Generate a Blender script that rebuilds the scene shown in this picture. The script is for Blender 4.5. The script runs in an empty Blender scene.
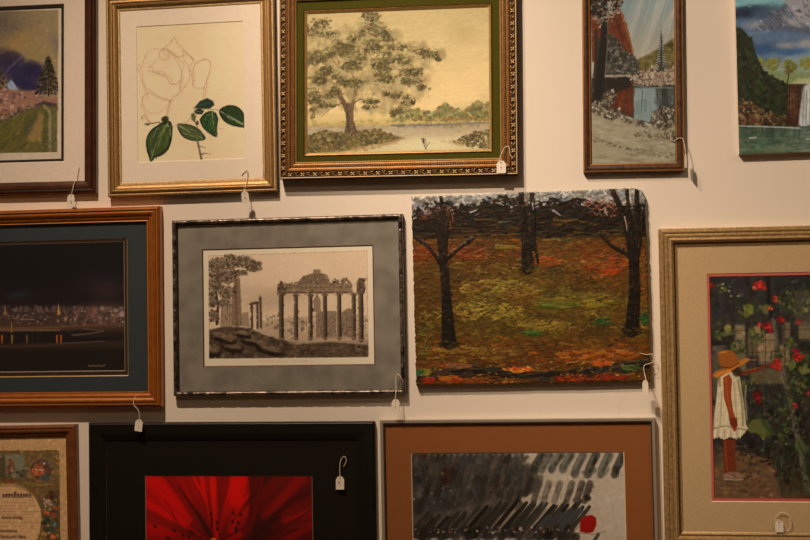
import bpy, bmesh, math, random
import numpy as np
from mathutils import Matrix, Vector

# ---------------------------------------------------------------- camera, world, lights, exposure
SC = bpy.context.scene
COL = SC.collection
EYE_Z = 1.65                      # camera height above the floor
FPX = 1277.0                      # focal length in pixels of an 810 wide frame
MPP = 0.00275                     # metres on the wall per photo pixel, roughly
DIST = FPX * MPP                  # camera to wall
YAW, PITCH, ROLL = math.radians(8.0347), math.radians(2.24505), math.radians(-0.92328)
_f = Vector((-math.sin(YAW) * math.cos(PITCH), math.cos(YAW) * math.cos(PITCH), math.sin(PITCH)))
_r0 = Vector((math.cos(YAW), math.sin(YAW), 0)); _u0 = _r0.cross(_f)
_r = _r0 * math.cos(ROLL) + _u0 * math.sin(ROLL); _u = -_r0 * math.sin(ROLL) + _u0 * math.cos(ROLL)
camd = bpy.data.cameras.new('camera'); camo = bpy.data.objects.new('camera', camd); COL.objects.link(camo)
M = Matrix.Identity(4)
for i in range(3):
    M[i][0], M[i][1], M[i][2] = _r[i], _u[i], -_f[i]
M.translation = Vector((0, -DIST, EYE_Z))
camo.matrix_world = M
camd.sensor_fit = 'HORIZONTAL'; camd.sensor_width = 36; camd.lens = FPX / 810 * 36
camd.clip_start = 0.05; camd.clip_end = 60
SC.camera = camo

w = bpy.data.worlds.new('world'); SC.world = w; w.use_nodes = True
w.node_tree.nodes['Background'].inputs[0].default_value = (1, .78, .56, 1)
w.node_tree.nodes['Background'].inputs[1].default_value = 0.02

def spot(name, loc, target, power, angle, blend, size, color=(1, .74, .52)):
    l = bpy.data.lights.new(name, 'SPOT'); l.energy = power; l.spot_size = math.radians(angle); l.spot_blend = blend
    l.shadow_soft_size = size; l.color = color
    o = bpy.data.objects.new(name, l); COL.objects.link(o); o.location = loc
    o.rotation_euler = (Vector(target) - Vector(loc)).to_track_quat('-Z', 'Y').to_euler()
    return o
# ceiling track spotlights, warm halogen, aimed at the hanging wall
spot('track_spotlight', (-1.35, -2.75, EYE_Z + 3.05), (.11, 0, EYE_Z + .91), 555, 40, 1.0, .03)
spot('track_spotlight', (-1.45, -2.10, EYE_Z + 3.10), (-.83, 0, EYE_Z - .70), 490, 51, 1.0, .025, (1, .715, .485))
spot('track_spotlight', (3.1, -2.2, EYE_Z + 2.4), (1.28, 0, EYE_Z - .45), 150, 50, 1.0, .03, (1, .715, .485))
# unseen soft area light, added far behind the camera to fill the shadows
_l = bpy.data.lights.new('shadow_fill_light', 'AREA'); _l.shape = 'RECTANGLE'; _l.size = 3.5; _l.size_y = 1.2; _l.energy = 34; _l.color = (1, .66, .40)
_o = bpy.data.objects.new('shadow_fill_light', _l); COL.objects.link(_o); _o.location = (-.6, -5.2, EYE_Z + 3.5)
_o.rotation_euler = (math.radians(20), 0, 0)

SC.view_settings.view_transform = 'Standard'
SC.view_settings.look = 'None'
SC.view_settings.exposure = 0.0
SC.view_settings.gamma = 1.0
SC.view_settings.use_curve_mapping = False

# ---------------------------------------------------------------- helpers
WALL_ALB = np.array([.80, .76, .70])
def lin(c):
    c = np.asarray(c, float) / 255.0
    return np.where(c <= .04045, c / 12.92, ((c + .055) / 1.055) ** 2.4)
LIGHT = lin((234, 201, 165)) / WALL_ALB          # colour of the light on the wall, from the white paint
def toe(c):
    """undo the photograph's soft toe so that dark pigments stay as deep as they are"""
    return np.clip(np.asarray(c, float) * 1.055 - np.array([11.0, 14.0, 15.0]), 1.5, 255)
def alb(c, level=1.0):
    """surface colour of something that looks c where the wall is lit at this level"""
    return np.clip(lin(toe(c)) / (LIGHT * level), 0, .92)

def material(name, color, rough=.6, metal=0.0, var=0.0, vscale=60, bump=0.0, bscale=200, stretch=(1, 1, 1), color2=None, coat=0.0, spec=.5):
    m = bpy.data.materials.new(name); m.use_nodes = True
    nt = m.node_tree; b = nt.nodes['Principled BSDF']
    b.inputs['Roughness'].default_value = rough; b.inputs['Metallic'].default_value = metal
    b.inputs['Specular IOR Level'].default_value = spec
    b.inputs['Coat Weight'].default_value = coat; b.inputs['Coat Roughness'].default_value = .15
    c = tuple(float(v) for v in color) + (1,)
    b.inputs['Base Color'].default_value = c
    if var or bump or color2 is not None:
        tc = nt.nodes.new('ShaderNodeTexCoord'); mp = nt.nodes.new('ShaderNodeMapping')
        mp.inputs['Scale'].default_value = stretch
        nt.links.new(tc.outputs['Object'], mp.inputs['Vector'])
    if var or color2 is not None:
        n = nt.nodes.new('ShaderNodeTexNoise'); n.inputs['Scale'].default_value = vscale; n.inputs['Detail'].default_value = 5
        nt.links.new(mp.outputs['Vector'], n.inputs['Vector'])
        r = nt.nodes.new('ShaderNodeValToRGB')
        if color2 is not None:
            a, z = c, tuple(float(v) for v in color2) + (1,)
        else:
            a = tuple(min(1, v * (1 - var)) for v in c[:3]) + (1,); z = tuple(min(1, v * (1 + var)) for v in c[:3]) + (1,)
        r.color_ramp.elements[0].color = a; r.color_ramp.elements[1].color = z
        r.color_ramp.elements[0].position = .35; r.color_ramp.elements[1].position = .65
        nt.links.new(n.outputs['Fac'], r.inputs['Fac']); nt.links.new(r.outputs['Color'], b.inputs['Base Color'])
    if bump:
        n2 = nt.nodes.new('ShaderNodeTexNoise'); n2.inputs['Scale'].default_value = bscale; n2.inputs['Detail'].default_value = 4
        nt.links.new(mp.outputs['Vector'], n2.inputs['Vector'])
        bp = nt.nodes.new('ShaderNodeBump'); bp.inputs['Strength'].default_value = bump; bp.inputs['Distance'].default_value = .002
        nt.links.new(n2.outputs['Fac'], bp.inputs['Height']); nt.links.new(bp.outputs['Normal'], b.inputs['Normal'])
    return m

def paint_material(name, rough=.7, spec=.4, coat=0.0):
    m = bpy.data.materials.new(name); m.use_nodes = True
    nt = m.node_tree; b = nt.nodes['Principled BSDF']
    a = nt.nodes.new('ShaderNodeAttribute'); a.attribute_name = 'pigment'
    nt.links.new(a.outputs['Color'], b.inputs['Base Color'])
    b.inputs['Roughness'].default_value = rough; b.inputs['Specular IOR Level'].default_value = spec
    b.inputs['Coat Weight'].default_value = coat; b.inputs['Coat Roughness'].default_value = .2
    return m

def glass_material():
    m = bpy.data.materials.new('picture_glass'); m.use_nodes = True
    nt = m.node_tree; nt.nodes.clear()
    o = nt.nodes.new('ShaderNodeOutputMaterial'); mx = nt.nodes.new('ShaderNodeMixShader')
    t = nt.nodes.new('ShaderNodeBsdfTransparent'); g = nt.nodes.new('ShaderNodeBsdfGlossy'); g.inputs['Roughness'].default_value = .015
    # Schlick reflectance of a two-sided pane, the same from either face
    geo = nt.nodes.new('ShaderNodeNewGeometry'); dp = nt.nodes.new('ShaderNodeVectorMath'); dp.operation = 'DOT_PRODUCT'
    nt.links.new(geo.outputs['Incoming'], dp.inputs[0]); nt.links.new(geo.outputs['Normal'], dp.inputs[1])
    def mth(op, a, b=None):
        n = nt.nodes.new('ShaderNodeMath'); n.operation = op
        for i, v in enumerate((a, b)):
            if v is None: continue
            if isinstance(v, (int, float)): n.inputs[i].default_value = v
            else: nt.links.new(v, n.inputs[i])
        return n.outputs[0]
    f = mth('ADD', mth('MULTIPLY', mth('POWER', mth('SUBTRACT', 1.0, mth('ABSOLUTE', dp.outputs['Value'])), 5.0), .93), .07)
    nt.links.new(f, mx.inputs[0]); nt.links.new(t.outputs[0], mx.inputs[1]); nt.links.new(g.outputs[0], mx.inputs[2])
    nt.links.new(mx.outputs[0], o.inputs['Surface'])
    return m

def mesh_obj(name, verts, faces, mats, parent=None, fmat=None, smooth=False):
    me = bpy.data.meshes.new(name); me.from_pydata([tuple(map(float, v)) for v in verts], [], faces); me.validate()
    for m in (mats if isinstance(mats, (list, tuple)) else [mats]):
        me.materials.append(m)
    if fmat is not None:
        for p, k in zip(me.polygons, fmat): p.material_index = k
    if smooth:
        for p in me.polygons: p.use_smooth = True
    o = bpy.data.objects.new(name, me); COL.objects.link(o)
    if parent: o.parent = parent
    return o

def tag(o, label, cat, group=None):
    o['label'] = label; o['category'] = cat
    if group: o['group'] = group
    return o

class Geo:
    """collects pieces of one mesh"""
    def __init__(s): s.v = []; s.f = []; s.m = []
    def add(s, v, f, m=0):
        n = len(s.v); s.v += [tuple(p) for p in v]; s.f += [tuple(i + n for i in q) for q in f]; s.m += [m] * len(f)
    def box(s, x0, x1, y0, y1, z0, z1, m=0):
        v = [(x, y, z) for x in (x0, x1) for y in (y0, y1) for z in (z0, z1)]
        s.add(v, [(0, 1, 3, 2), (4, 6, 7, 5), (0, 4, 5, 1), (2, 3, 7, 6), (0, 2, 6, 4), (1, 5, 7, 3)], m)
    def ring(s, L, R, B, T, prof, strips=None, skip=()):
        """mitred moulding: prof = [(inset, height off the wall)], each side has its own vertices"""
        cs = [((L, B), (1, 1)), ((R, B), (-1, 1)), ((R, T), (-1, -1)), ((L, T), (1, -1))]
        for k in range(4):
            (ax, az), (adx, adz) = cs[k]; (bx, bz), (bdx, bdz) = cs[(k + 1) % 4]
            for i in range(len(prof) - 1):
                (u0, h0), (u1, h1) = prof[i], prof[i + 1]
                v = [(ax + adx * u0, -h0, az + adz * u0), (bx + bdx * u0, -h0, bz + bdz * u0),
                     (bx + bdx * u1, -h1, bz + bdz * u1), (ax + adx * u1, -h1, az + adz * u1)]
                s.add(v, [(0, 1, 2, 3)], strips[i] if strips else 0)
    def blob(s, c, r, m=0, n=8, k=4, ax=(1, 0, 0), ay=(0, 0, 1)):
        """half ellipsoid standing off the wall; r = (along ax, along ay, height)"""
        v = []; f = []
        for i in range(k):
            t = math.pi / 2 * i / k
            for j in range(n):
                a = 2 * math.pi * j / n
                p, q, h = math.cos(t) * math.cos(a) * r[0], math.cos(t) * math.sin(a) * r[1], math.sin(t) * r[2]
                v.append((c[0] + ax[0] * p + ay[0] * q, c[1] - h, c[2] + ax[2] * p + ay[2] * q))
        v.append((c[0], c[1] - r[2], c[2]))
        for i in range(k - 1):
            for j in range(n):
                f.append((i * n + j, i * n + (j + 1) % n, (i + 1) * n + (j + 1) % n, (i + 1) * n + j))
        for j in range(n): f.append(((k - 1) * n + j, (k - 1) * n + (j + 1) % n, k * n))
        s.add(v, f, m)
    def tube(s, pts, r, m=0, n=6):
        pts = [Vector(p) for p in pts]; v = []; f = []
        for i, p in enumerate(pts):
            d = (pts[min(i + 1, len(pts) - 1)] - pts[max(i - 1, 0)]).normalized()
            a = d.orthogonal().normalized() if i == 0 else (pa - d * pa.dot(d)).normalized()
            pa = a; b = d.cross(a)
            for j in range(n):
                t = 2 * math.pi * j / n
                v.append(tuple(p + a * r * math.cos(t) + b * r * math.sin(t)))
        for i in range(len(pts) - 1):
            for j in range(n):
                f.append((i * n + j, i * n + (j + 1) % n, (i + 1) * n + (j + 1) % n, (i + 1) * n + j))
        f.append(tuple(range(n))[::-1]); f.append(tuple((len(pts) - 1) * n + j for j in range(n)))
        s.add(v, f, m)
    def obj(s, name, mats, parent=None, smooth=False):
        return mesh_obj(name, s.v, s.f, mats, parent, s.m, smooth)

def curve(a, b, bulge, n=5):
    """profile points from a to b bowed by bulge (positive = off the wall)"""
    return [(a[0] + (b[0] - a[0]) * t, a[1] + (b[1] - a[1]) * t + bulge * 4 * t * (1 - t)) for t in [i / n for i in range(1, n + 1)]]

def at(px, py, d):
    """wall-plane position (x, z from eye level) of a point measured on the photograph, d metres off the wall"""
    px = np.asarray(px, float); py = np.asarray(py, float)
    vx = _f[0] + _r[0] * (px - 405) / FPX - _u[0] * (py - 270) / FPX
    vy = _f[1] + _r[1] * (px - 405) / FPX - _u[1] * (py - 270) / FPX
    vz = _f[2] + _r[2] * (px - 405) / FPX - _u[2] * (py - 270) / FPX
    t = (DIST - d) / vy
    return vx * t, vz * t

# ---------------------------------------------------------------- paint box: builds the pictures' pigment
def vnoise(ny, nx, cell, rng, octaves=3, stretch=1.0):
    out = np.zeros((ny, nx)); amp = 1; tot = 0
    for o in range(octaves):
        cy = max(1.0, cell / 2 ** o); cx = max(1.0, cell * stretch / 2 ** o)
        gy, gx = int(ny / cy) + 3, int(nx / cx) + 3
        g = rng.random((gy, gx)); y = np.arange(ny) / cy; x = np.arange(nx) / cx
        y0 = y.astype(int); x0 = x.astype(int); fy = (y - y0)[:, None]; fx = (x - x0)[None, :]
        fy = fy * fy * (3 - 2 * fy); fx = fx * fx * (3 - 2 * fx)
        a = g[y0][:, x0]; b = g[y0][:, x0 + 1]; c = g[y0 + 1][:, x0]; d = g[y0 + 1][:, x0 + 1]
        out += amp * ((a * (1 - fx) + b * fx) * (1 - fy) + (c * (1 - fx) + d * fx) * fy); tot += amp; amp *= .55
    return out / tot

class Picture:
    """a sheet L..R, B..T (metres); strokes are given where they were measured, sizes in photo pixels"""
    def __init__(s, L, R, B, T, depth, ang, base, level, res=.0015, seed=1):
        s.L, s.R, s.B, s.T, s.d, s.ang, s.res, s.level = L, R, B, T, depth, ang, res, level
        s.nx = max(2, int(round((R - L) / res)) + 1); s.ny = max(2, int(round((T - B) / res)) + 1)
        s.im = np.zeros((s.ny, s.nx, 3)) + np.array(base) / 255.0
        s.h = np.zeros((s.ny, s.nx)); s.rng = np.random.default_rng(seed); s.k = MPP / res
    def q(s, x, y):
        X, Z = at(x, y, s.d); c, n = math.cos(s.ang), math.sin(s.ang)
        return (X * c + Z * n - s.L) / s.res, (s.T - (-X * n + Z * c)) / s.res
    def _win(s, x0, x1, y0, y1):
        x0, x1 = max(0, int(x0)), min(s.nx, int(x1) + 2); y0, y1 = max(0, int(y0)), min(s.ny, int(y1) + 2)
        return (x0, x1, y0, y1) if x1 > x0 and y1 > y0 else None
    def _mix(s, wn, a, col, hh=0):
        x0, x1, y0, y1 = wn; sub = s.im[y0:y1, x0:x1]
        sub += a[..., None] * (np.asarray(col, float) / 255.0 - sub)
        if hh: s.h[y0:y1, x0:x1] = s.h[y0:y1, x0:x1] * (1 - .6 * a) + hh * a
    def blob(s, x, y, rx, ry=None, a=0, col=(0, 0, 0), al=1.0, soft=.35, hh=0):
        ry = rx if ry is None else ry
        cx, cy = s.q(x, y); rx *= s.k; ry *= s.k; r = max(rx, ry) * (1 + soft) + 1
        wn = s._win(cx - r, cx + r, cy - r, cy + r)
        if not wn: return
        Y, X = np.mgrid[wn[2]:wn[3], wn[0]:wn[1]]; dx = X - cx; dy = Y - cy; ca, sa = math.cos(a), math.sin(a)
        e = np.sqrt(((dx * ca + dy * sa) / max(rx, .3)) ** 2 + ((-dx * sa + dy * ca) / max(ry, .3)) ** 2)
        sf = max(soft, .5 / max(min(rx, ry), .3))
        s._mix(wn, np.clip((1 + sf / 2 - e) / sf, 0, 1) * al, col, hh)
    def line(s, pts, w0, col, al=1.0, w1=None, soft=1.0, hh=0):
        w1 = w0 if w1 is None else w1
        px, py = s.q([p[0] for p in pts], [p[1] for p in pts]); n = len(pts) - 1
        m = max(w0, w1) * s.k + 2 + soft * s.k
        wn = s._win(px.min() - m, px.max() + m, py.min() - m, py.max() + m)
        if not wn: return
        Y, X = np.mgrid[wn[2]:wn[3], wn[0]:wn[1]]; best = np.full(X.shape, -1e9)
        for i in range(n):
            dx, dy = px[i + 1] - px[i], py[i + 1] - py[i]; L2 = dx * dx + dy * dy + 1e-9
            t = np.clip(((X - px[i]) * dx + (Y - py[i]) * dy) / L2, 0, 1)
            d = np.hypot(X - px[i] - t * dx, Y - py[i] - t * dy)
            ww = (w0 + (w1 - w0) * (i + t) / n) / 2 * s.k
            best = np.maximum(best, ww - d)
        sf = max(soft * s.k * .5, .8)
        s._mix(wn, np.clip(best / sf + .5, 0, 1) * al, col, hh)
    def inside(s, pts, X, Y):
        px, py = s.q([p[0] for p in pts], [p[1] for p in pts])
        ins = np.zeros(X.shape, bool); dist = np.full(X.shape, 1e9); n = len(pts); j = n - 1
        for i in range(n):
            c = ((py[i] > Y) != (py[j] > Y)) & (X < (px[j] - px[i]) * (Y - py[i]) / (py[j] - py[i] + 1e-12) + px[i]); ins ^= c
            dx, dy = px[j] - px[i], py[j] - py[i]; t = np.clip(((X - px[i]) * dx + (Y - py[i]) * dy) / (dx * dx + dy * dy + 1e-9), 0, 1)
            dist = np.minimum(dist, np.hypot(X - px[i] - t * dx, Y - py[i] - t * dy)); j = i
        return np.where(ins, dist, -dist)
    def poly(s, pts, col, al=1.0, soft=.5, hh=0):
        px, py = s.q([p[0] for p in pts], [p[1] for p in pts]); m = soft * s.k + 2
        wn = s._win(px.min() - m, px.max() + m, py.min() - m, py.max() + m)
        if not wn: return
        Y, X = np.mgrid[wn[2]:wn[3], wn[0]:wn[1]]
        s._mix(wn, np.clip(s.inside(pts, X, Y) / max(soft * s.k, .6) + .5, 0, 1) * al, col, hh)
    def spoly(s, P, col, al=1.0, soft=.5, hh=0):
        q = []; n = len(P)
        for i in range(n):
            a, b, c, d = [np.array(P[(i + k) % n], float) for k in (-1, 0, 1, 2)]
            for t in (0, .25, .5, .75): q.append(tuple(.5 * (2 * b + (c - a) * t + (2 * a - 5 * b + 4 * c - d) * t * t + (3 * b - a - 3 * c + d) * t ** 3)))
        s.poly(q, col, al, soft, hh)
    def mottle(s, n, size, amt, a=(0, 3.14), asp=(.3, .8)):
        """brushy tonal variation: dabs that pick up the paint under them, a little lighter or darker"""
        r = s.rng
        for i in range(n):
            cx, cy = r.uniform(0, s.nx - 1), r.uniform(0, s.ny - 1); col = s.im[int(cy), int(cx)] * 255; am = amt * float(np.clip(1.5 - col.mean() / 118.0, .1, 1)); col = np.clip(col * r.uniform(1 - am, 1 + am * 1.5) + r.normal(0, 26 * am, 3), 0, 255)
            rx = r.uniform(*size) * s.k; ry = rx * r.uniform(*asp); R_ = rx * 1.4 + 1; wn = s._win(cx - R_, cx + R_, cy - R_, cy + R_)
            if not wn: continue
            Y, X = np.mgrid[wn[2]:wn[3], wn[0]:wn[1]]; dx = X - cx; dy = Y - cy; t = r.uniform(*a); ca, sa = math.cos(t), math.sin(t)
            e = np.sqrt(((dx * ca + dy * sa) / rx) ** 2 + ((-dx * sa + dy * ca) / max(ry, .6)) ** 2)
            s._mix(wn, np.clip((1.25 - e) / .5, 0, 1) * r.uniform(.4, .9), col)
    def rows(s, xr, stops):
        """vertical wash: stops = [(y, colour)] with y measured on the photograph"""
        ys = [s.q(xr, p[0])[1] for p in stops]; yy = np.arange(s.ny)
        for c in range(3):
            s.im[..., c] = np.interp(yy, ys, [p[1][c] / 255.0 for p in stops])[:, None]
    def scatter(s, region, n, size, cols, a=(0, 3.14), asp=(.4, 1), al=(.5, .9), soft=.4, hh=0):
        """n dabs within region = ('e',cx,cy,rx,ry) or a polygon"""
        r = s.rng; cols = np.asarray(cols, float); pts = []
        if region[0] == 'e':
            _, cx, cy, rx, ry = region
            t = r.random(n) * 2 * math.pi; q = np.sqrt(r.random(n)); pts = np.stack([cx + rx * q * np.cos(t), cy + ry * q * np.sin(t)], 1)
        else:
            P = np.array(region, float); lo, hi = P.min(0), P.max(0)
            while len(pts) < n:
                c = lo + r.random((n * 2, 2)) * (hi - lo); ins = np.zeros(len(c), bool); j = len(P) - 1
                for i in range(len(P)):
                    ins ^= ((P[i, 1] > c[:, 1]) != (P[j, 1] > c[:, 1])) & (c[:, 0] < (P[j, 0] - P[i, 0]) * (c[:, 1] - P[i, 1]) / (P[j, 1] - P[i, 1] + 1e-12) + P[i, 0]); j = i
                pts = list(pts) + list(c[ins])
            pts = pts[:n]
        for p in pts:
            z = size[0] + (size[1] - size[0]) * r.random() ** 1.5
            col = cols[r.integers(len(cols))] + r.normal(0, 5)
            s.blob(p[0], p[1], z, z * r.uniform(*asp), r.uniform(*a), col, r.uniform(*al), soft, hh * r.uniform(.3, 1) if hh else 0)
    def grain(s, amt, cell=2, stretch=1, oct=2):
        s.im *= (1 + amt * (vnoise(s.ny, s.nx, cell * s.k, s.rng, oct, stretch) - .5) * 2)[..., None]
    def build(s, name, mat, parent, org, relief=0.0, sides=None):
        """grid mesh with one pigment value per vertex; sides = thickness of a stretched canvas"""
        nx, ny = s.nx, s.ny
        x = np.linspace(s.L, s.R, nx) - org[0]; z = np.linspace(s.T, s.B, ny) - org[1]
        V = np.zeros((ny, nx, 3)); V[..., 0] = x[None]; V[..., 2] = z[:, None]; V[..., 1] = -s.d - relief * s.h
        idx = np.arange(ny * nx).reshape(ny, nx)
        F = np.stack([idx[1:, :-1], idx[1:, 1:], idx[:-1, 1:], idx[:-1, :-1]], -1).reshape(-1, 4)
        pig = alb(np.clip(s.im, 0, 1) * 255, s.level); lum = pig.mean(-1, keepdims=True)
        pig = np.clip(pig * (np.clip(lum, .004, None) / .5) ** .16 * (1 + .12 * (lum < .5) * (.5 - lum)), 0, .92)      # depth of full-bodied pigment
        C = np.concatenate([pig, np.ones((ny, nx, 1))], -1).reshape(-1, 4)
        V = V.reshape(-1, 3)
        if sides:
            loop = np.concatenate([idx[0, :], idx[1:, -1], idx[-1, -2::-1], idx[-2:0:-1, 0]])
            bv = V[loop].copy(); bv[:, 1] = -.001
            n0 = len(V); V = np.concatenate([V, bv]); bi = n0 + np.arange(len(loop))
            F2 = np.stack([loop, np.roll(loop, -1), np.roll(bi, -1), bi], -1)
            F = np.concatenate([F, F2]); 
            C = np.concatenate([C, C[loop]])
        me = bpy.data.meshes.new(name); me.vertices.add(len(V)); me.vertices.foreach_set('co', V.ravel().astype(np.float32))
        me.loops.add(F.size); me.loops.foreach_set('vertex_index', F.ravel().astype(np.int32))
        me.polygons.add(len(F)); me.polygons.foreach_set('loop_start', (np.arange(len(F)) * 4).astype(np.int32))
        me.update(calc_edges=True)
        ca = me.color_attributes.new('pigment', 'FLOAT_COLOR', 'POINT'); ca.data.foreach_set('color', C.ravel().astype(np.float32))
        me.materials.append(mat)
        if sides is not None:
            me.materials.append(sides)
            mi = np.zeros(len(F), np.int32); mi[-len(F2):] = 1; me.polygons.foreach_set('material_index', mi)
        me.validate()
        o = bpy.data.objects.new(name, me); COL.objects.link(o); o.parent = parent
        return o

GLASS = glass_material()
PAPER = paint_material('printed_paper', .8, .25)
OIL = paint_material('oil_paint', .42, .5)
MATTE_OIL = paint_material('matte_oil_paint', .65, .35)
CORE = material('mat_core', (.82, .78, .7), .8)
BACKING = material('backing_board', (.30, .22, .14), .85)

def artwork(name, label, cat, ang, L, R, B, T):
    """Empty at the middle of the bottom edge; returns (empty, origin)"""
    cx = (L + R) / 2; o = bpy.data.objects.new(name, None); COL.objects.link(o); o.empty_display_size = .1
    c, n = math.cos(ang), math.sin(ang)
    o.location = (cx * c - B * n, 0, cx * n + B * c + EYE_Z); o.rotation_euler = (0, -ang, 0)
    tag(o, label, cat)
    return o, (cx, B)

def moulding(parent, org, rect, prof, mats, strips=None, name='frame_moulding'):
    g = Geo(); L, R, B, T = rect
    g.ring(L - org[0], R - org[0], B - org[1], T - org[1], prof, strips)
    return g, g
def ringpart(name, parent, org, rect, prof, mats, strips=None):
    g = Geo(); L, R, B, T = rect
    g.ring(L - org[0], R - org[0], B - org[1], T - org[1], prof, strips)
    return g.obj(name, mats, parent)
def matboard(parent, org, outer, win, h, m, name='mat_board', thick=.0016, bevel=.0016, core=None):
    """rectangular board with a bevelled window"""
    L, R, B, T = outer; l, r, b, t = win; x, z = org
    g = Geo()
    def quad4(o, i, h0, h1, mi):
        a = [(o[0], o[2]), (o[1], o[2]), (o[1], o[3]), (o[0], o[3])]; c = [(i[0], i[2]), (i[1], i[2]), (i[1], i[3]), (i[0], i[3])]
        for k in range(4):
            n = (k + 1) % 4
            g.add([(a[k][0] - x, -h0, a[k][1] - z), (a[n][0] - x, -h0, a[n][1] - z), (c[n][0] - x, -h1, c[n][1] - z), (c[k][0] - x, -h1, c[k][1] - z)], [(0, 1, 2, 3)], mi)
    quad4((L, R, B, T), (l, r, b, t), h, h, 0)
    quad4((l, r, b, t), (l + bevel, r - bevel, b + bevel, t - bevel), h, h - thick, 1)
    quad4((l + bevel, r - bevel, b + bevel, t - bevel), (L, R, B, T), h - thick, h - thick, 1)
    return g.obj(name, [m, core or CORE], parent)
def slab(name, parent, org, rect, h0, h1, m):
    L, R, B, T = rect; g = Geo(); g.box(L - org[0], R - org[0], -h1, -h0, B - org[1], T - org[1]); return g.obj(name, m, parent)
def sheet(name, parent, org, rect, h, m):
    L, R, B, T = rect
    return mesh_obj(name, [(L - org[0], -h, B - org[1]), (R - org[0], -h, B - org[1]), (R - org[0], -h, T - org[1]), (L - org[0], -h, T - org[1])], [(0, 1, 2, 3)], m, parent)

# ---------------------------------------------------------------- the room
WALL = material('white_wall_paint', WALL_ALB, .75, bump=.12, bscale=90, spec=.25)
def structure(name, verts, m):
    o = mesh_obj(name, verts, [tuple(range(len(verts)))], m); o['kind'] = 'structure'; return o
X0, X1, Y0, H = -4.5, 4.2, -6.5, EYE_Z + 3.6
ROOM = material('taupe_wall_paint', (.50, .43, .35), .8)
structure('wall_front', [(X0, 0, 0), (X1, 0, 0), (X1, 0, H), (X0, 0, H)], WALL)
structure('wall_left', [(X0, Y0, 0), (X0, 0, 0), (X0, 0, H), (X0, Y0, H)], ROOM)
structure('wall_right', [(X1, 0, 0), (X1, Y0, 0), (X1, Y0, H), (X1, 0, H)], ROOM)
structure('wall_back', [(X1, Y0, 0), (X0, Y0, 0), (X0, Y0, H), (X1, Y0, H)], ROOM)
structure('floor', [(X0, Y0, 0), (X1, Y0, 0), (X1, 0, 0), (X0, 0, 0)], material('oak_floor', (.20, .11, .055), .5, var=.25, vscale=4, stretch=(1, 12, 1)))
structure('ceiling', [(X0, 0, H), (X1, 0, H), (X1, Y0, H), (X0, Y0, H)], material('dark_ceiling_paint', (.12, .11, .10), .9))
# ---------------------------------------------------------------- 1: snowy landscape print under a white mat, top left
def blend_noise(p, cell, stretch, amt, col, seed_shift=0, lo=.5):
    n = vnoise(p.ny, p.nx, cell * p.k, p.rng, 4, stretch); a = np.clip((n - lo) / (1 - lo) * 2, 0, 1) * amt
    p.im += a[..., None] * (np.array(col) / 255.0 - p.im)

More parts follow.
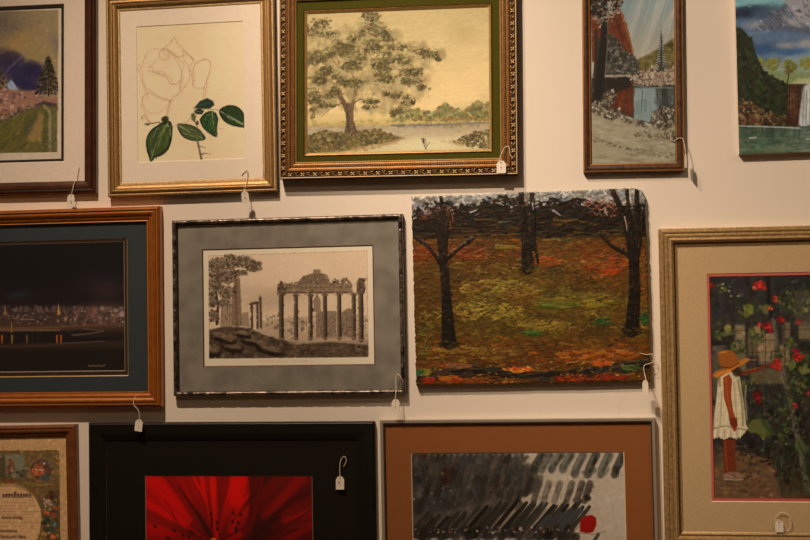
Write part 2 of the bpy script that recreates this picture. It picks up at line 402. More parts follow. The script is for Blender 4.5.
def art_mountain_print():
    an = -.00705; lv = .68
    o, g0 = artwork('framed_landscape_print', 'dark-brown-framed colourful landscape print with a tall snowy fir, wide white mat, at top left', 'framed picture', an, -2.10, -1.3880, .3693, 1.000)
    wood = material('dark_walnut_wood', alb((70, 40, 25), lv), .35, var=.25, vscale=30, coat=.3)
    edge = material('black_walnut_edge', alb((42, 30, 24), lv), .3, coat=.4)
    out = (-2.10, -1.3880, .3693, 1.000)
    prof = [(0, .001), (0, .016)] + curve((0, .016), (.008, .022), .001, 4) + [(.012, .020), (.016, .0195)] + curve((.016, .0195), (.036, .0135), .002, 5) + [(.036, .011)]
    ringpart('frame_moulding', o, g0, out, prof, [wood, edge], [0] * 5 + [1] * 1 + [1] + [0] * 5 + [1] * 5)
    sight = (out[0] + .034, out[1] - .034, out[2] + .034, out[3] - .034)
    lin_o = (-2.03, -1.4871, .4628, .9235); lin_i = (-2.022, -1.4955, .4704, .9129)
    matboard(o, g0, sight, lin_o, .011, material('cream_mat', alb((205, 178, 150), lv), .85, var=.03, vscale=90, bump=.05, bscale=500))
    matboard(o, g0, (lin_o[0] - .004, lin_o[1] + .004, lin_o[2] - .004, lin_o[3] + .004), lin_i, .0094, material('black_mat', alb((32, 26, 22), lv), .8), 'inner_mat', core=material('dark_bevel', alb((32, 26, 22), lv), .8))
    p = Picture(lin_i[0] - .002, lin_i[1] + .002, lin_i[2] - .002, lin_i[3] + .002, .0076, an, (190, 168, 138), lv, seed=3)
    # sky
    P = [(-90, 9), (58.3, 10), (57.5, 152.5), (-90, 160)]
    p.poly(P, (150, 128, 92))
    for x, y, rx, ry, c, a in [(10, 30, 22, 14, (120, 105, 88), .6), (18, 43, 20, 9, (165, 130, 75), .7), (45, 25, 18, 12, (145, 125, 90), .5), (3, 20, 12, 10, (110, 98, 85), .6), (-20, 30, 20, 15, (120, 100, 85), .7), (35, 55, 18, 8, (150, 128, 80), .6), (57, 45, 6, 12, (118, 105, 95), .6)]:
        p.blob(x, y, rx, ry, -.4, c, a, 1.4)
    for x, y, rx, ry, c in [(5, 62, 18, 12, (60, 52, 72)), (25, 75, 22, 13, (50, 48, 82)), (15, 57, 10, 5, (72, 60, 70)), (34, 70, 12, 8, (45, 42, 70)), (-15, 70, 20, 14, (60, 55, 85)), (26, 85, 20, 6, (48, 44, 78))]:
        p.blob(x, y, rx, ry, .35, c, .85, .9)
    p.line([(8, 70), (26, 52)], 3, (120, 108, 125), .45, 1.5, 3); p.line([(0, 80), (20, 58)], 2, (110, 100, 120), .4, 1, 3)
    p.scatter([(0, 50), (44, 64), (40, 80), (0, 78)], 60, (2, 5), [(62, 56, 88), (50, 45, 72), (85, 76, 100)], (-.9, -.6), (.2, .4), (.15, .35), 1)
    # peak
    p.poly([(5, 86), (11, 80), (15, 84), (18, 90), (6, 90)], (150, 160, 190), .9, 1)
    # shrub left
    p.scatter([(-6, 92), (-4, 74), (3, 72), (7, 84), (8, 94)], 120, (.7, 1.6), [(60, 50, 35), (90, 72, 50), (40, 38, 32), (120, 95, 75)])
    # rocks and snow
    p.poly([(-90, 96), (6, 89), (20, 92), (36, 90), (48, 99), (58, 97), (58, 108), (30, 108), (0, 126), (-90, 140)], (150, 108, 88), .9, 2)
    p.scatter([(-90, 98), (5, 88), (22, 92), (38, 88), (44, 98), (22, 108), (0, 120), (-90, 130)], 330, (.9, 3), [(182, 138, 112), (195, 155, 130), (160, 112, 88), (108, 78, 74), (175, 140, 125), (84, 66, 72)], (-.5, .5), (.4, 1))
    p.poly([(-90, 136), (0, 121), (14, 113), (30, 108), (44, 101), (57, 104), (57, 108), (40, 108), (24, 114), (6, 121), (0, 126), (-90, 142)], (60, 50, 55), .75, 2)
    p.scatter([(0, 118), (20, 108), (40, 102), (40, 107), (20, 114), (0, 124)], 60, (.8, 1.8), [(130, 105, 95), (60, 52, 60), (170, 140, 125)])
    # grass
    p.poly([(-90, 142), (0, 124), (20, 113), (42, 105), (57, 107), (57, 153), (-90, 162)], (104, 96, 50), .95, 2)
    for i in range(330):
        x = p.rng.uniform(-60, 50); y = p.rng.uniform(112, 152) + max(0, (20 - x) * .12); l = p.rng.uniform(4, 10)
        c = [(72, 72, 40), (128, 118, 62), (58, 62, 38), (150, 128, 82), (98, 92, 45), (66, 70, 60)][p.rng.integers(6)]
        p.line([(x, y), (x + l * .75, y - l * .75)], .9, c, .7, .3, 1)
    p.poly([(27, 130), (40, 112), (44, 116), (41, 141), (27, 141)], (160, 124, 78), .7, 3)
    p.poly([(22, 130), (36, 114), (38, 118), (28, 138)], (54, 68, 52), .5, 4)
    p.line([(44, 106), (50, 112), (50, 128), (50, 150)], 2.6, (150, 135, 105), .8, 3.2, 1.5)
    p.line([(46, 110), (46, 128), (44, 145)], 2.2, (86, 88, 52), .7, 1.5, 1.5); p.line([(54, 108), (54.5, 150)], 2.4, (104, 104, 70), .8, 2.4, 1)
    p.scatter([(38, 140), (57, 138), (57, 152), (36, 152)], 60, (.8, 2), [(80, 80, 48), (120, 112, 70), (60, 60, 38)], (-1.2, -.5), (.2, .5))
    # fir
    for i in range(17):
        y = 58 + i * 2.2; hw = 1.4 + i * .78
        for sgn in (-1, 1):
            for q in range(3):
                xx = 48.3 + sgn * hw * (q + .7) / 3.2
                p.blob(xx, y + q * .5 + p.rng.uniform(-.7, .7), 2.2, 1.1, sgn * .35, (46, 42, 34) if p.rng.random() < .75 else (92, 78, 58), .9, .5)
    p.line([(48.3, 56), (48.6, 96)], .7, (40, 34, 28), .9, 1.6)
    p.scatter([(48.3, 60), (57, 93), (37, 93)], 45, (.5, .9), [(150, 128, 108), (120, 105, 85)], (-.5, .5), (.4, .8), (.4, .7))
    p.mottle(1500, (.7, 2.4), .14)
    p.poly([(59, 0), (62, 0), (61, 156), (58, 154)], (190, 168, 138), 1, .3); p.poly([(-100, 6), (62, 3), (62, 9.8), (-100, 14)], (190, 168, 138), 1, .3)
    p.poly([(-100, 155.2), (58, 152.2), (62, 152.2), (62, 162), (-100, 166)], (190, 168, 138), 1, .3)
    p.grain(.04)
    p.build('landscape_print', PAPER, o, g0)
    sheet('glass', o, g0, sight, .0125, GLASS); slab('backing_board', o, g0, sight, .002, .005, BACKING)
    return o

# ---------------------------------------------------------------- 2: rose drawing in a gold frame
def art_rose():
    an = .00443; lv = .72
    out = (-1.3471, -.8513, .3714, .9480); sight = (-1.3065, -.8925, .4071, .9079); win = (-1.2597, -.9433, .4681, .8611)
    o, g0 = artwork('framed_rose_drawing', 'gold-framed pencil drawing of a pale rose with painted green leaves', 'framed picture', an, *out)
    gold = material('rubbed_gold', alb((160, 118, 70), lv), .38, .55, var=.22, vscale=220, bump=.3, bscale=700)
    dark = material('dark_gold_line', alb((95, 62, 34), lv), .45, .4)  # darker gold for the outer side and the grooves
    rim = material('pale_gold_rope', alb((172, 136, 88), lv), .4, .45, var=.3, vscale=300, bump=.5, bscale=900)
    prof = [(0, .001), (0, .019)] + curve((0, .019), (.007, .022), .0015, 4) + [(.009, .020)] + curve((.009, .020), (.019, .024), .002, 5) + [(.021, .022)] + curve((.021, .022), (.032, .0165), .0015, 5) + [(.034, .0155), (.0385, .0150), (.0405, .0135), (.0405, .012)]
    n = len(prof) - 1
    st = [1] + [2] * 4 + [1] + [0] * 5 + [1] + [0] * 5 + [1, 2, 2, 1]
    fm = ringpart('frame_moulding', o, g0, out, prof, [gold, dark, rim], (st + [0] * n)[:n])
    for x in (out[0] + .0035, out[1] - .0035):
        g = Geo()
        for z in np.arange(out[2] + .006, out[3] - .004, .0042): g.blob((x - g0[0], -.0205, z - g0[1]), (.0022, .0016, .0016), 0, 5, 2)
        g.obj('rope_edge', rim, fm)
    matboard(o, g0, sight, win, .0130, material('ivory_mat', alb((216, 188, 156), lv), .85, var=.02, vscale=60, bump=.05, bscale=500))
    p = Picture(win[0] - .003, win[1] + .003, win[2] - .003, win[3] + .003, .0112, an, (214, 184, 142), lv, seed=5, res=.0013)
    blend_noise(p, 60, 1, .25, (205, 172, 128)); p.grain(.02, 1.2, 6)
    pc = (140, 115, 84)
    def pen(pts, wd=.55, al=.45):
        p.line(pts, wd * 1.1, pc, min(1, al * 1.0), wd, 1.0); p.line([(x + 1.2, y + 1.0) for x, y in pts], 3.2, (192, 160, 122), .16, 3, 3)
    def arc(pts, wd=.55, al=.45, n=10):
        P = np.array(pts, float); q = []
        for i in range(len(P) - 1):
            a, b, c, d = P[max(i - 1, 0)], P[i], P[i + 1], P[min(i + 2, len(P) - 1)]
            for t in np.linspace(0, 1, 5, endpoint=False):
                q.append(.5 * (2 * b + (c - a) * t + (2 * a - 5 * b + 4 * c - d) * t * t + (3 * b - a - 3 * c + d) * t ** 3))
        q.append(P[-1]); pen([tuple(z) for z in q], wd, al)
    # petals
    arc([(141, 69), (146, 55), (153, 49), (163, 49), (172, 40), (174, 37), (178, 44), (184, 50), (190, 56), (195, 61)])
    arc([(141, 69), (139, 64), (137.5, 70), (142, 74), (142, 82), (148, 89), (158, 96), (168, 99)], al=.4)
    arc([(160, 51), (159, 55), (161, 59), (166, 60), (169, 56), (168, 50), (164, 48), (160, 51)], .7, .5)
    arc([(162, 52), (165, 50), (168, 52), (167, 56), (164, 56)], .6, .4); arc([(163, 54), (165, 53), (166, 55)], .5, .4)
    arc([(168, 50), (173, 53), (178, 57), (184, 55)], .9, .5); arc([(150, 68), (153, 64), (158, 58)]); arc([(170, 52), (176, 60), (180, 68), (182, 78), (179, 89)], .6, .5)
    arc([(173, 54), (178, 59), (183, 64), (180, 84), (181, 90)], .5, .45); arc([(153, 72), (160, 74), (166, 77), (170, 83), (176, 84), (180, 80)], .9, .55)
    arc([(153, 72), (160, 71), (167, 75), (172, 81)], .6, .45); arc([(148, 67), (150, 66), (153, 69), (151, 72), (148, 70)], .7, .4)
    arc([(182, 50), (188, 55), (193, 60), (189, 68), (190, 77), (186, 84), (181, 92)], .6, .5); arc([(183, 52), (184, 60), (188, 66)], .5, .4)
    arc([(193, 72), (194, 66), (198, 62), (205, 59), (210, 62), (210, 70), (207, 80), (204, 88), (203, 97)], .8, .5)
    arc([(193, 72), (194, 80), (192, 86), (197, 88), (204, 88)], .6, .45); arc([(190, 70), (192, 76), (193, 86)], .7, .5)
    arc([(142, 104), (143, 97), (149, 93), (156, 96), (162, 99), (171, 100), (176, 96), (180, 90)], .6, .5)
    arc([(142, 104), (146, 110), (152, 113), (160, 112), (166, 106), (170, 100)], .5, .4); arc([(143, 98), (141, 106), (146, 114), (150, 122), (158, 123), (164, 120)], .5, .4)
    arc([(170, 100), (168, 107), (166, 115), (163, 121)], .8, .5); arc([(181, 92), (172, 98), (169, 110), (166, 122), (176, 126), (186, 122)], .6, .4)
    arc([(186, 122), (194, 114), (202, 104), (205, 94), (207, 82)], .6, .45); arc([(142, 82), (148, 100)], .5, .3); arc([(138, 70), (144, 84), (146, 92)], .5, .3)
    arc([(141, 119), (144, 115), (147, 120), (152, 124)], .9, .6)
    p.line([(145, 124), (152, 123.5), (160, 122)], 1.6, (96, 86, 60), .8, .8); p.line([(145, 124.5), (149, 125)], 1.2, (50, 45, 35), .7)
    for cx, cy, r in [(160, 70, 11), (190, 100, 10), (155, 104, 9), (172, 62, 8), (168, 90, 7), (199, 74, 6)]: p.blob(cx, cy, r, r * .7, .5, (203, 172, 134), .25, 1.5)
    # leaves
    def leaf(P, mid, base, lights, dark=(38, 52, 34)):
        p.spoly(P, dark, 1, .6)
        c = np.mean(P, 0); Q = [(c[0] + (x - c[0]) * .86, c[1] + (y - c[1]) * .86) for x, y in P]
        p.spoly(Q, base, .95, 1)
        for (a, b, col, wdt) in lights: p.line([a, b], wdt, col, .75, wdt * .4, 1)
        p.line(mid, .9, (176, 172, 128), .85, .4)
        for k in range(26):
            i_ = p.rng.integers(len(P)); e_ = np.array(P[i_]); m_ = np.array(mid[p.rng.integers(len(mid))]); t0, t1 = p.rng.uniform(.1, .4), p.rng.uniform(.6, .9)
            p.line([tuple(m_ + (e_ - m_) * t0), tuple(m_ + (e_ - m_) * t1)], .7, [dark, base, tuple(min(255, v * 1.4 + 10) for v in base)][p.rng.integers(3)], .5, .4)
    leaf([(171, 122), (172.5, 133), (170, 146), (164, 154), (155, 158), (151, 162), (148.5, 156), (146, 147), (146.5, 138), (151, 130), (158, 125), (164, 121.5)], [(168, 123), (161, 134), (155, 146), (151, 160)], (74, 88, 44),
         [((158, 130), (150, 150), (62, 70, 62), 3.5), ((165, 126), (158, 148), (104, 116, 60), 3), ((170, 128), (165, 148), (92, 106, 56), 2.2), ((157, 128), (153, 138), (158, 160, 128), 1.1), ((170, 130), (171, 137), (168, 170, 140), .9), ((160, 140), (154, 152), (118, 124, 74), 1.6)])
    leaf([(177, 124.5), (185, 124), (194, 126), (201, 131), (205.5, 139), (198, 141), (189, 140), (181, 135)], [(178, 125.5), (188, 131), (204, 139)], (84, 96, 54),
         [((182, 127), (196, 131), (128, 134, 88), 2), ((183, 133), (198, 138), (140, 142, 100), 1.3), ((186, 128), (199, 136), (60, 70, 42), 1)])
    leaf([(200, 119), (205, 113), (211, 111), (216, 113), (218, 120), (217, 128), (216.5, 137), (210, 134), (204, 129), (201, 124)], [(212, 112), (213, 122), (216, 136)], (52, 82, 44),
         [((208, 116), (207, 128), (38, 60, 36), 2.5), ((214, 116), (215, 128), (86, 112, 64), 1.4), ((206, 116), (211, 114), (110, 132, 84), 1), ((209, 121), (212, 129), (100, 120, 74), 1.2)])
    leaf([(219, 111), (224, 106.5), (231, 105), (238, 107), (243, 112), (244.5, 118), (244.5, 127), (238, 127), (229, 124.5), (222, 119)], [(220, 111), (231, 118), (244, 126)], (48, 72, 40),
         [((222, 112), (233, 112), (34, 54, 34), 3), ((230, 108), (240, 113), (62, 88, 50), 2), ((228, 116.5), (243, 124), (182, 176, 132), 2.6), ((227, 119.5), (238, 124), (60, 86, 48), 1.6)])
    p.poly([(194, 108), (200, 101), (207, 98), (213, 101), (214.5, 105), (210, 108.5), (202, 109)], (44, 66, 52), 1, .8); p.line([(199, 105), (210, 103)], 2, (72, 96, 74), .7, 1)
    p.poly([(194, 111), (199, 108), (204, 111), (202, 114.5), (196, 114)], (36, 56, 48), 1, .8); p.line([(196, 111), (201, 112)], 1, (140, 150, 124), .6)
    p.poly([(191, 114), (194, 112.5), (196, 117), (195, 122), (191.5, 120)], (92, 98, 58), 1, .8); p.blob(165, 119, 4, 2.8, -.2, (48, 56, 36), 1, .4); p.line([(162, 119), (168, 118)], 1, (110, 116, 84), .6)
    p.line([(193, 108), (207, 109), (219, 110)], .7, (120, 112, 74), .8); p.blob(197, 123, 2, 2.4, 0, (92, 60, 48), .9, .4)
    p.line([(197, 124), (198, 135)], .7, (96, 84, 62), .6); p.line([(197.2, 140), (199.5, 150), (201.5, 160)], 2.2, (112, 100, 78), .95, 2.4); p.line([(197.5, 142), (202.5, 159)], .8, (150, 138, 104), .6)
    p.line([(199, 146), (206, 148)], .9, (100, 86, 66), .8, .3); p.line([(201, 154.5), (205, 153.2), (211, 154.4)], 1.4, (92, 78, 60), .9, .3); p.line([(216, 128), (224, 129)], .7, (160, 130, 110), .5)
    p.mottle(2600, (.5, 1.6), .26, (1.0, 2.0), (.3, .6))
    p.build('rose_drawing', PAPER, o, g0)
    sheet('glass', o, g0, sight, .0142, GLASS); slab('backing_board', o, g0, sight, .002, .006, BACKING)
    return o

# ---------------------------------------------------------------- 3: oak painting in an ornate gold frame
def art_oak():
    an = -.01161; lv = .97
    out = (-.8462, -.1810, .3903, .9400); g1 = (-.7972, -.2300, .4381, .8896); g2 = (-.7782, -.2500, .4548, .8654); st = (-.7697, -.2575, .4604, .8540)
    o, g0 = artwork('framed_oak_painting', 'ornate carved gold frame with green velvet liner around an oak tree by a marsh', 'framed painting', an, *out)
    bronze = material('antique_bronze_gilt', alb((142, 94, 50), lv), .4, .5, var=.25, vscale=120, bump=.2, bscale=500)
    dk = material('dark_channel_gilt', alb((66, 44, 22), lv), .5, .4)
    bright = material('bright_gilt', alb((215, 172, 104), lv), .3, .6, var=.15, vscale=150)
    prof = [(0, .001), (0, .034), (.0015, .0365), (.0035, .036), (.005, .030), (.019, .0295), (.0205, .034), (.0225, .0345), (.024, .0325)]
    prof += curve((.024, .0325), (.030, .031), .0008, 3) + [(.031, .0295), (.036, .029), (.037, .030)] + curve((.037, .030), (.0435, .0265), .001, 3) + [(.0438, .0270), (.0444, .0270), (.0472, .0235), (.0472, .018)]
    stp = [1, 3, 3, 1, 1, 0, 0, 0] + [0] * 3 + [1, 1, 0] + [0] * 3 + [0, 0, 2, 1]
    fm = ringpart('frame_moulding', o, g0, out, prof, [bronze, dk, bright, material('pale_gilt_lip', alb((196, 152, 104), lv), .5, .1)], stp)
    # carved leaf-and-flower band and pearl row
    g = Geo(); gb = Geo()
    def sides(u):
        L, R, B, T = out[0] + u - g0[0], out[1] - u - g0[0], out[2] + u - g0[1], out[3] - u - g0[1]
        return [((L, B), (R, B), (0, 1)), ((R, B), (R, T), (-1, 0)), ((R, T), (L, T), (0, -1)), ((L, T), (L, B), (1, 0))]
    for (a, b, inn) in sides(.012):
        ln = math.hypot(b[0] - a[0], b[1] - a[1]); n = int(round(ln / .0355)); dx, dz = (b[0] - a[0]) / ln, (b[1] - a[1]) / ln
        for i in range(n):
            s0 = (i + .5) * ln / n; cx, cz = a[0] + dx * s0, a[1] + dz * s0
            T_, N_ = (dx, 0, dz), (inn[0], 0, inn[1])
            def P(t, m, h): return (cx + dx * t + inn[0] * m, -h, cz + dz * t + inn[1] * m)
            # flower: four petals and a heart
            for k in range(4):
                q = math.pi / 4 + k * math.pi / 2; ax = (dx * math.cos(q) + inn[0] * math.sin(q), 0, dz * math.cos(q) + inn[1] * math.sin(q)); ay = (-ax[2], 0, ax[0])
                c = P(math.cos(q) * .0042, -.001 + math.sin(q) * .0042, .0300)
                g.blob(c, (.0042, .0022, .0058), 1, 7, 3, ax, ay)
            g.blob(P(0, -.001, .032), (.0016, .0016, .0042), 1, 6, 2)
            # acanthus leaf curling between the flowers
            for sg, off in ((1, .0), (-1, .0)):
                q = sg * .62; ax = (dx * math.cos(q) + inn[0] * math.sin(q), 0, dz * math.cos(q) + inn[1] * math.sin(q)); ay = (-ax[2], 0, ax[0])
                g.blob(P(.0178, sg * .0026, .0295), (.0088, .0028, .0048 if sg > 0 else .0036), 0, 8, 3, ax, ay)
            g.blob(P(.0120, .0048, .0295), (.0045, .0022, .0035), 0, 7, 2, T_, N_); g.blob(P(.0235, -.0052, .0295), (.0045, .0022, .0035), 0, 7, 2, T_, N_)
    for (a, b, inn) in sides(.0335):
        ln = math.hypot(b[0] - a[0], b[1] - a[1]); n = int(ln / .0062)
        for i in range(n):
            t = (i + .5) / n; gb.blob((a[0] + (b[0] - a[0]) * t, -.0290, a[1] + (b[1] - a[1]) * t), (.0023, .0023, .0026), 0, 6, 2)
    leafm = material('gilt_leaf_relief', alb((140, 104, 60), lv), .38, .45, var=.3, vscale=160)
    star = material('rubbed_gilt_flowers', alb((226, 180, 118), lv), .35, .3, var=.15, vscale=200)
    g.obj('carved_leaf_band', [leafm, star], fm, True); gb.obj('pearl_row', material('pearl_gilt', alb((176, 124, 70), lv), .35, .5), fm, True)
    green = material('green_velvet', alb((76, 70, 24), lv), .9, var=.12, vscale=250, bump=.2, bscale=900, spec=.15)
    matboard(o, g0, (g1[0] - .003, g1[1] + .003, g1[2] - .003, g1[3] + .003), (g2[0] - .002, g2[1] + .002, g2[2] - .002, g2[3] + .002), .0195, green, 'velvet_liner', .003, .001, green)
    w_ = g2[0] - st[0]
    ringpart('inner_gilt_lip', o, g0, g2, [(0, .015), (0, .0205), (.0018, .0218), (.0032, .0212), (.0085, .0170), (.0085, .0150)], [bronze, bright], [0, 0, 0, 1, 0])
    p = Picture(st[0] - .002, st[1] + .003, st[2] - .002, st[3] + .002, .0162, an, (210, 178, 124), lv, seed=11)
    p.rows(400, [(8, (190, 164, 112)), (40, (204, 176, 120)), (80, (218, 186, 126)), (108, (224, 190, 130)), (122, (206, 176, 112)), (127, (172, 150, 112)), (133, (186, 164, 124)), (141, (196, 176, 130)), (153, (200, 182, 134))])
    blend_noise(p, 26, 2, .30, (182, 158, 108)); p.grain(.035, 1.5, 3)
    p.blob(463, 34, 14, 10, .3, (178, 150, 98), .35, 1.3); p.blob(470, 70, 20, 20, .3, (226, 190, 130), .4, 1.3)
    G1 = [(104, 96, 52), (84, 80, 50), (122, 112, 62), (140, 126, 74), (70, 68, 48), (150, 134, 88)]
    # far bank
    p.scatter([(307, 124), (390, 118), (490, 118), (490, 126), (307, 127)], 200, (1.5, 4), [(176, 152, 82), (190, 164, 96), (150, 134, 74), (160, 146, 86)], (-.2, .2), (.25, .5), (.4, .7), .8)
    p.scatter([(396, 121), (402, 112), (418, 108), (432, 113), (444, 104), (456, 108), (466, 109), (478, 101), (490, 103), (491, 119), (396, 120)], 420, (1, 3), [(132, 124, 68), (110, 112, 66), (150, 136, 78), (122, 96, 56), (98, 106, 70), (164, 148, 92)], (0, 3), (.5, 1), (.4, .8))
    p.scatter([(400, 118), (490, 117), (490, 121), (400, 121)], 120, (.8, 2), [(150, 116, 64), (124, 100, 58), (170, 140, 80)], (-.3, .3), (.4, .8))
    p.line([(308, 125.5), (400, 124.5), (491, 123)], 1.6, (190, 160, 106), .6, 1.6, 1); p.line([(308, 129), (380, 128), (400, 127)], 3, (160, 140, 112), .6, 2, 3)
    p.line([(392, 125.5), (430, 125), (491, 122.5)], 2.6, (122, 112, 96), .85, 1.6, 1.5); p.scatter([(395, 124), (480, 122), (480, 127), (395, 128)], 90, (1, 2.4), [(110, 102, 92), (140, 124, 104)], (1.2, 1.9), (.3, .6), (.3, .6))
    p.scatter([(308, 127), (380, 126), (470, 128), (440, 140), (308, 137)], 150, (3, 8), [(178, 156, 124), (168, 148, 116), (196, 174, 130), (186, 166, 134)], (-.1, .1), (.12, .3), (.2, .5), 1)
    p.blob(430, 144, 46, 6, -.03, (214, 196, 146), .7, 1)
    # near banks
    p.poly([(307, 137), (320, 131), (342, 133), (370, 130), (392, 135), (404, 138), (388, 143), (370, 146), (340, 152), (307, 154)], (112, 96, 56), .85, 3)
    p.scatter([(307, 136), (322, 130), (350, 133), (376, 128), (398, 137), (374, 145), (348, 150), (307, 153)], 620, (.8, 2.4), [(70, 68, 42), (96, 90, 48), (128, 116, 60), (146, 116, 66), (84, 72, 48), (156, 140, 84), (116, 82, 54)], (-.6, .6), (.4, .9))
    p.scatter([(350, 149), (392, 141), (408, 138), (390, 146), (352, 153)], 110, (1, 2.6), [(190, 150, 104), (176, 138, 88), (160, 120, 80)], (-.1, .1), (.2, .5), (.4, .7))
    p.scatter([(452, 142), (462, 137), (476, 131), (491, 130), (491, 149), (470, 146)], 300, (.7, 2.2), [(96, 90, 54), (76, 74, 50), (140, 122, 74), (164, 140, 90), (140, 96, 60), (60, 60, 44)], (-.6, .6), (.5, 1))
    p.scatter([(440, 141), (456, 139), (470, 147), (455, 146)], 40, (1, 2.5), [(176, 152, 98)], (-.1, .1), (.2, .4), (.3, .6)); p.line([(400, 137), (418, 133.5)], 1.2, (160, 138, 92), .5, .5)
    p.line([(426, 149), (423, 142), (421.5, 138)], 1, (60, 46, 30), .9, .7); p.line([(425.5, 149), (427.5, 145), (430, 142)], .8, (64, 50, 34), .85, .5); p.line([(424, 143), (423.5, 138.5)], 1.4, (64, 50, 34), .8); p.line([(426, 145), (426, 140)], .6, (64, 50, 34), .8)
    # mossy veils behind the branches
    p.scatter(('e', 362, 66, 54, 44), 420, (2, 6), [(186, 162, 108), (170, 148, 96), (196, 168, 112), (158, 138, 88)], (1.2, 1.9), (.3, .7), (.25, .5), .8)
    # trunk
    tc = (112, 88, 62)
    p.poly([(344, 133), (346.5, 124), (345.5, 114), (342, 104), (338, 98), (333, 88), (337, 88), (342, 95), (347, 103), (351, 102), (353, 94), (356, 88), (358, 90), (355, 100), (353.5, 110), (353.5, 120), (356, 128), (358.5, 133)], tc, 1, .8)
    p.line([(347, 106), (349, 130)], 1.6, (74, 58, 44), .7, 2.4, 1.5); p.line([(352, 104), (352, 128)], 1.2, (140, 112, 82), .5, 1.5, 1); p.scatter([(344, 133), (347, 118), (353, 118), (358, 133)], 60, (.6, 1.2), [(76, 60, 46), (134, 108, 78), (96, 76, 54)], (1.2, 1.9), (.3, .6))
    for q, wd in [([(354, 103), (360, 99), (366, 100)], 1.8), ([(366, 100), (374, 104), (382, 108), (390, 112)], .9), ([(336, 104), (330, 109), (322, 116)], .9), ([(343, 103), (336, 105), (326, 108), (310, 108)], 1.3), ([(338, 97), (336, 84), (340, 72), (338, 60)], 2.2), ([(355, 92), (354, 80), (350, 66), (352, 50)], 2.0), ([(356, 90), (366, 80), (378, 72), (392, 64)], 1.6), ([(358, 84), (372, 84), (390, 88), (404, 92)], 1.3), ([(336, 86), (326, 78), (318, 72)], 1.3), ([(350, 66), (362, 54), (372, 44)], 1.2), ([(340, 70), (330, 56), (328, 44)], 1.2), ([(400, 66), (416, 60), (430, 56)], .9), ([(392, 64), (408, 78), (424, 86)], .9)]:
        p.line(q, wd, (104, 80, 56), .85, wd * .5, .8)
    cl = [(372, 28, 13, 10), (354, 36, 9, 7), (323, 32, 13, 11), (391, 37, 8, 5), (316, 52, 10, 10), (344, 46, 13, 10), (375, 46, 10, 8), (425, 50, 12, 6), (438, 56, 6, 5), (358, 62, 12, 9), (380, 64, 12, 8), (402, 62, 10, 7), (336, 70, 11, 8), (318, 76, 10, 9), (314, 92, 7, 10), (386, 80, 13, 6), (410, 80, 11, 6), (421, 88, 7, 4), (362, 84, 11, 6), (394, 96, 12, 5), (408, 103, 9, 6), (398, 111, 8, 5), (374, 100, 8, 4), (368, 108, 6, 4), (332, 92, 8, 7), (326, 106, 7, 4), (310, 64, 4, 10), (392, 50, 10, 7), (346, 82, 8, 6), (420, 70, 9, 4), (313, 113, 5, 5)]
    crown = [(308, 34), (330, 24), (350, 28), (372, 16), (392, 28), (404, 42), (440, 46), (446, 56), (432, 62), (428, 80), (424, 92), (412, 106), (398, 116), (372, 112), (356, 104), (340, 98), (324, 112), (308, 114)]
    p.scatter(crown, 900, (2, 6), [(172, 152, 104), (150, 134, 88), (160, 132, 90), (186, 162, 112)], (0, 3.1), (.35, .8), (.25, .55), .9)
    rg = p.rng
    subs = []
    for cx, cy, rx, ry in cl:
        for k in range(3): subs.append((cx + rg.normal(0, rx * .45), cy + rg.normal(0, ry * .45), rx * rg.uniform(.5, .9), ry * rg.uniform(.45, .85)))
    for cx, cy, rx, ry in subs:
        p.scatter(('e', cx, cy, rx * 1.15, ry * 1.15), int(rx * ry * .8), (.8, 2.4), [(140, 126, 76), (122, 110, 62), (108, 100, 58), (156, 130, 84), (130, 102, 66)], (-.9, .9), (.3, .8), (.4, .8), .5)
    for cx, cy, rx, ry in subs:
        p.scatter(('e', cx + rg.normal(0, 1), cy + ry * .2, rx * .8, ry * .7), int(rx * ry * 1.05), (.6, 1.9), [(96, 88, 46), (104, 96, 50), (78, 70, 42), (112, 84, 52), (104, 104, 58), (66, 60, 38), (92, 76, 48)], (-.9, .9), (.3, .8), (.45, .9), .45)
    for i in range(170):
        c0 = subs[rg.integers(len(subs))]; x = c0[0] + rg.uniform(-c0[2], c0[2]); y = c0[1] + rg.uniform(0, c0[3] + 2); p.line([(x, y), (x + rg.uniform(-.6, .6), y + rg.uniform(3, 9))], 1.3, [(150, 134, 92), (120, 108, 72), (170, 150, 104)][rg.integers(3)], .3, .4, 1.2)
    p.scatter(crown, 420, (.5, 1.5), [(206, 178, 124), (196, 160, 112), (122, 118, 58), (140, 96, 62), (152, 144, 72)], (0, 3.1), (.3, .8), (.4, .8))
    p.mottle(1600, (.6, 2), .22)
    p.build('oak_tree_painting', MATTE_OIL, o, g0)
    slab('backing_board', o, g0, g1, .003, .014, BACKING)
    return o

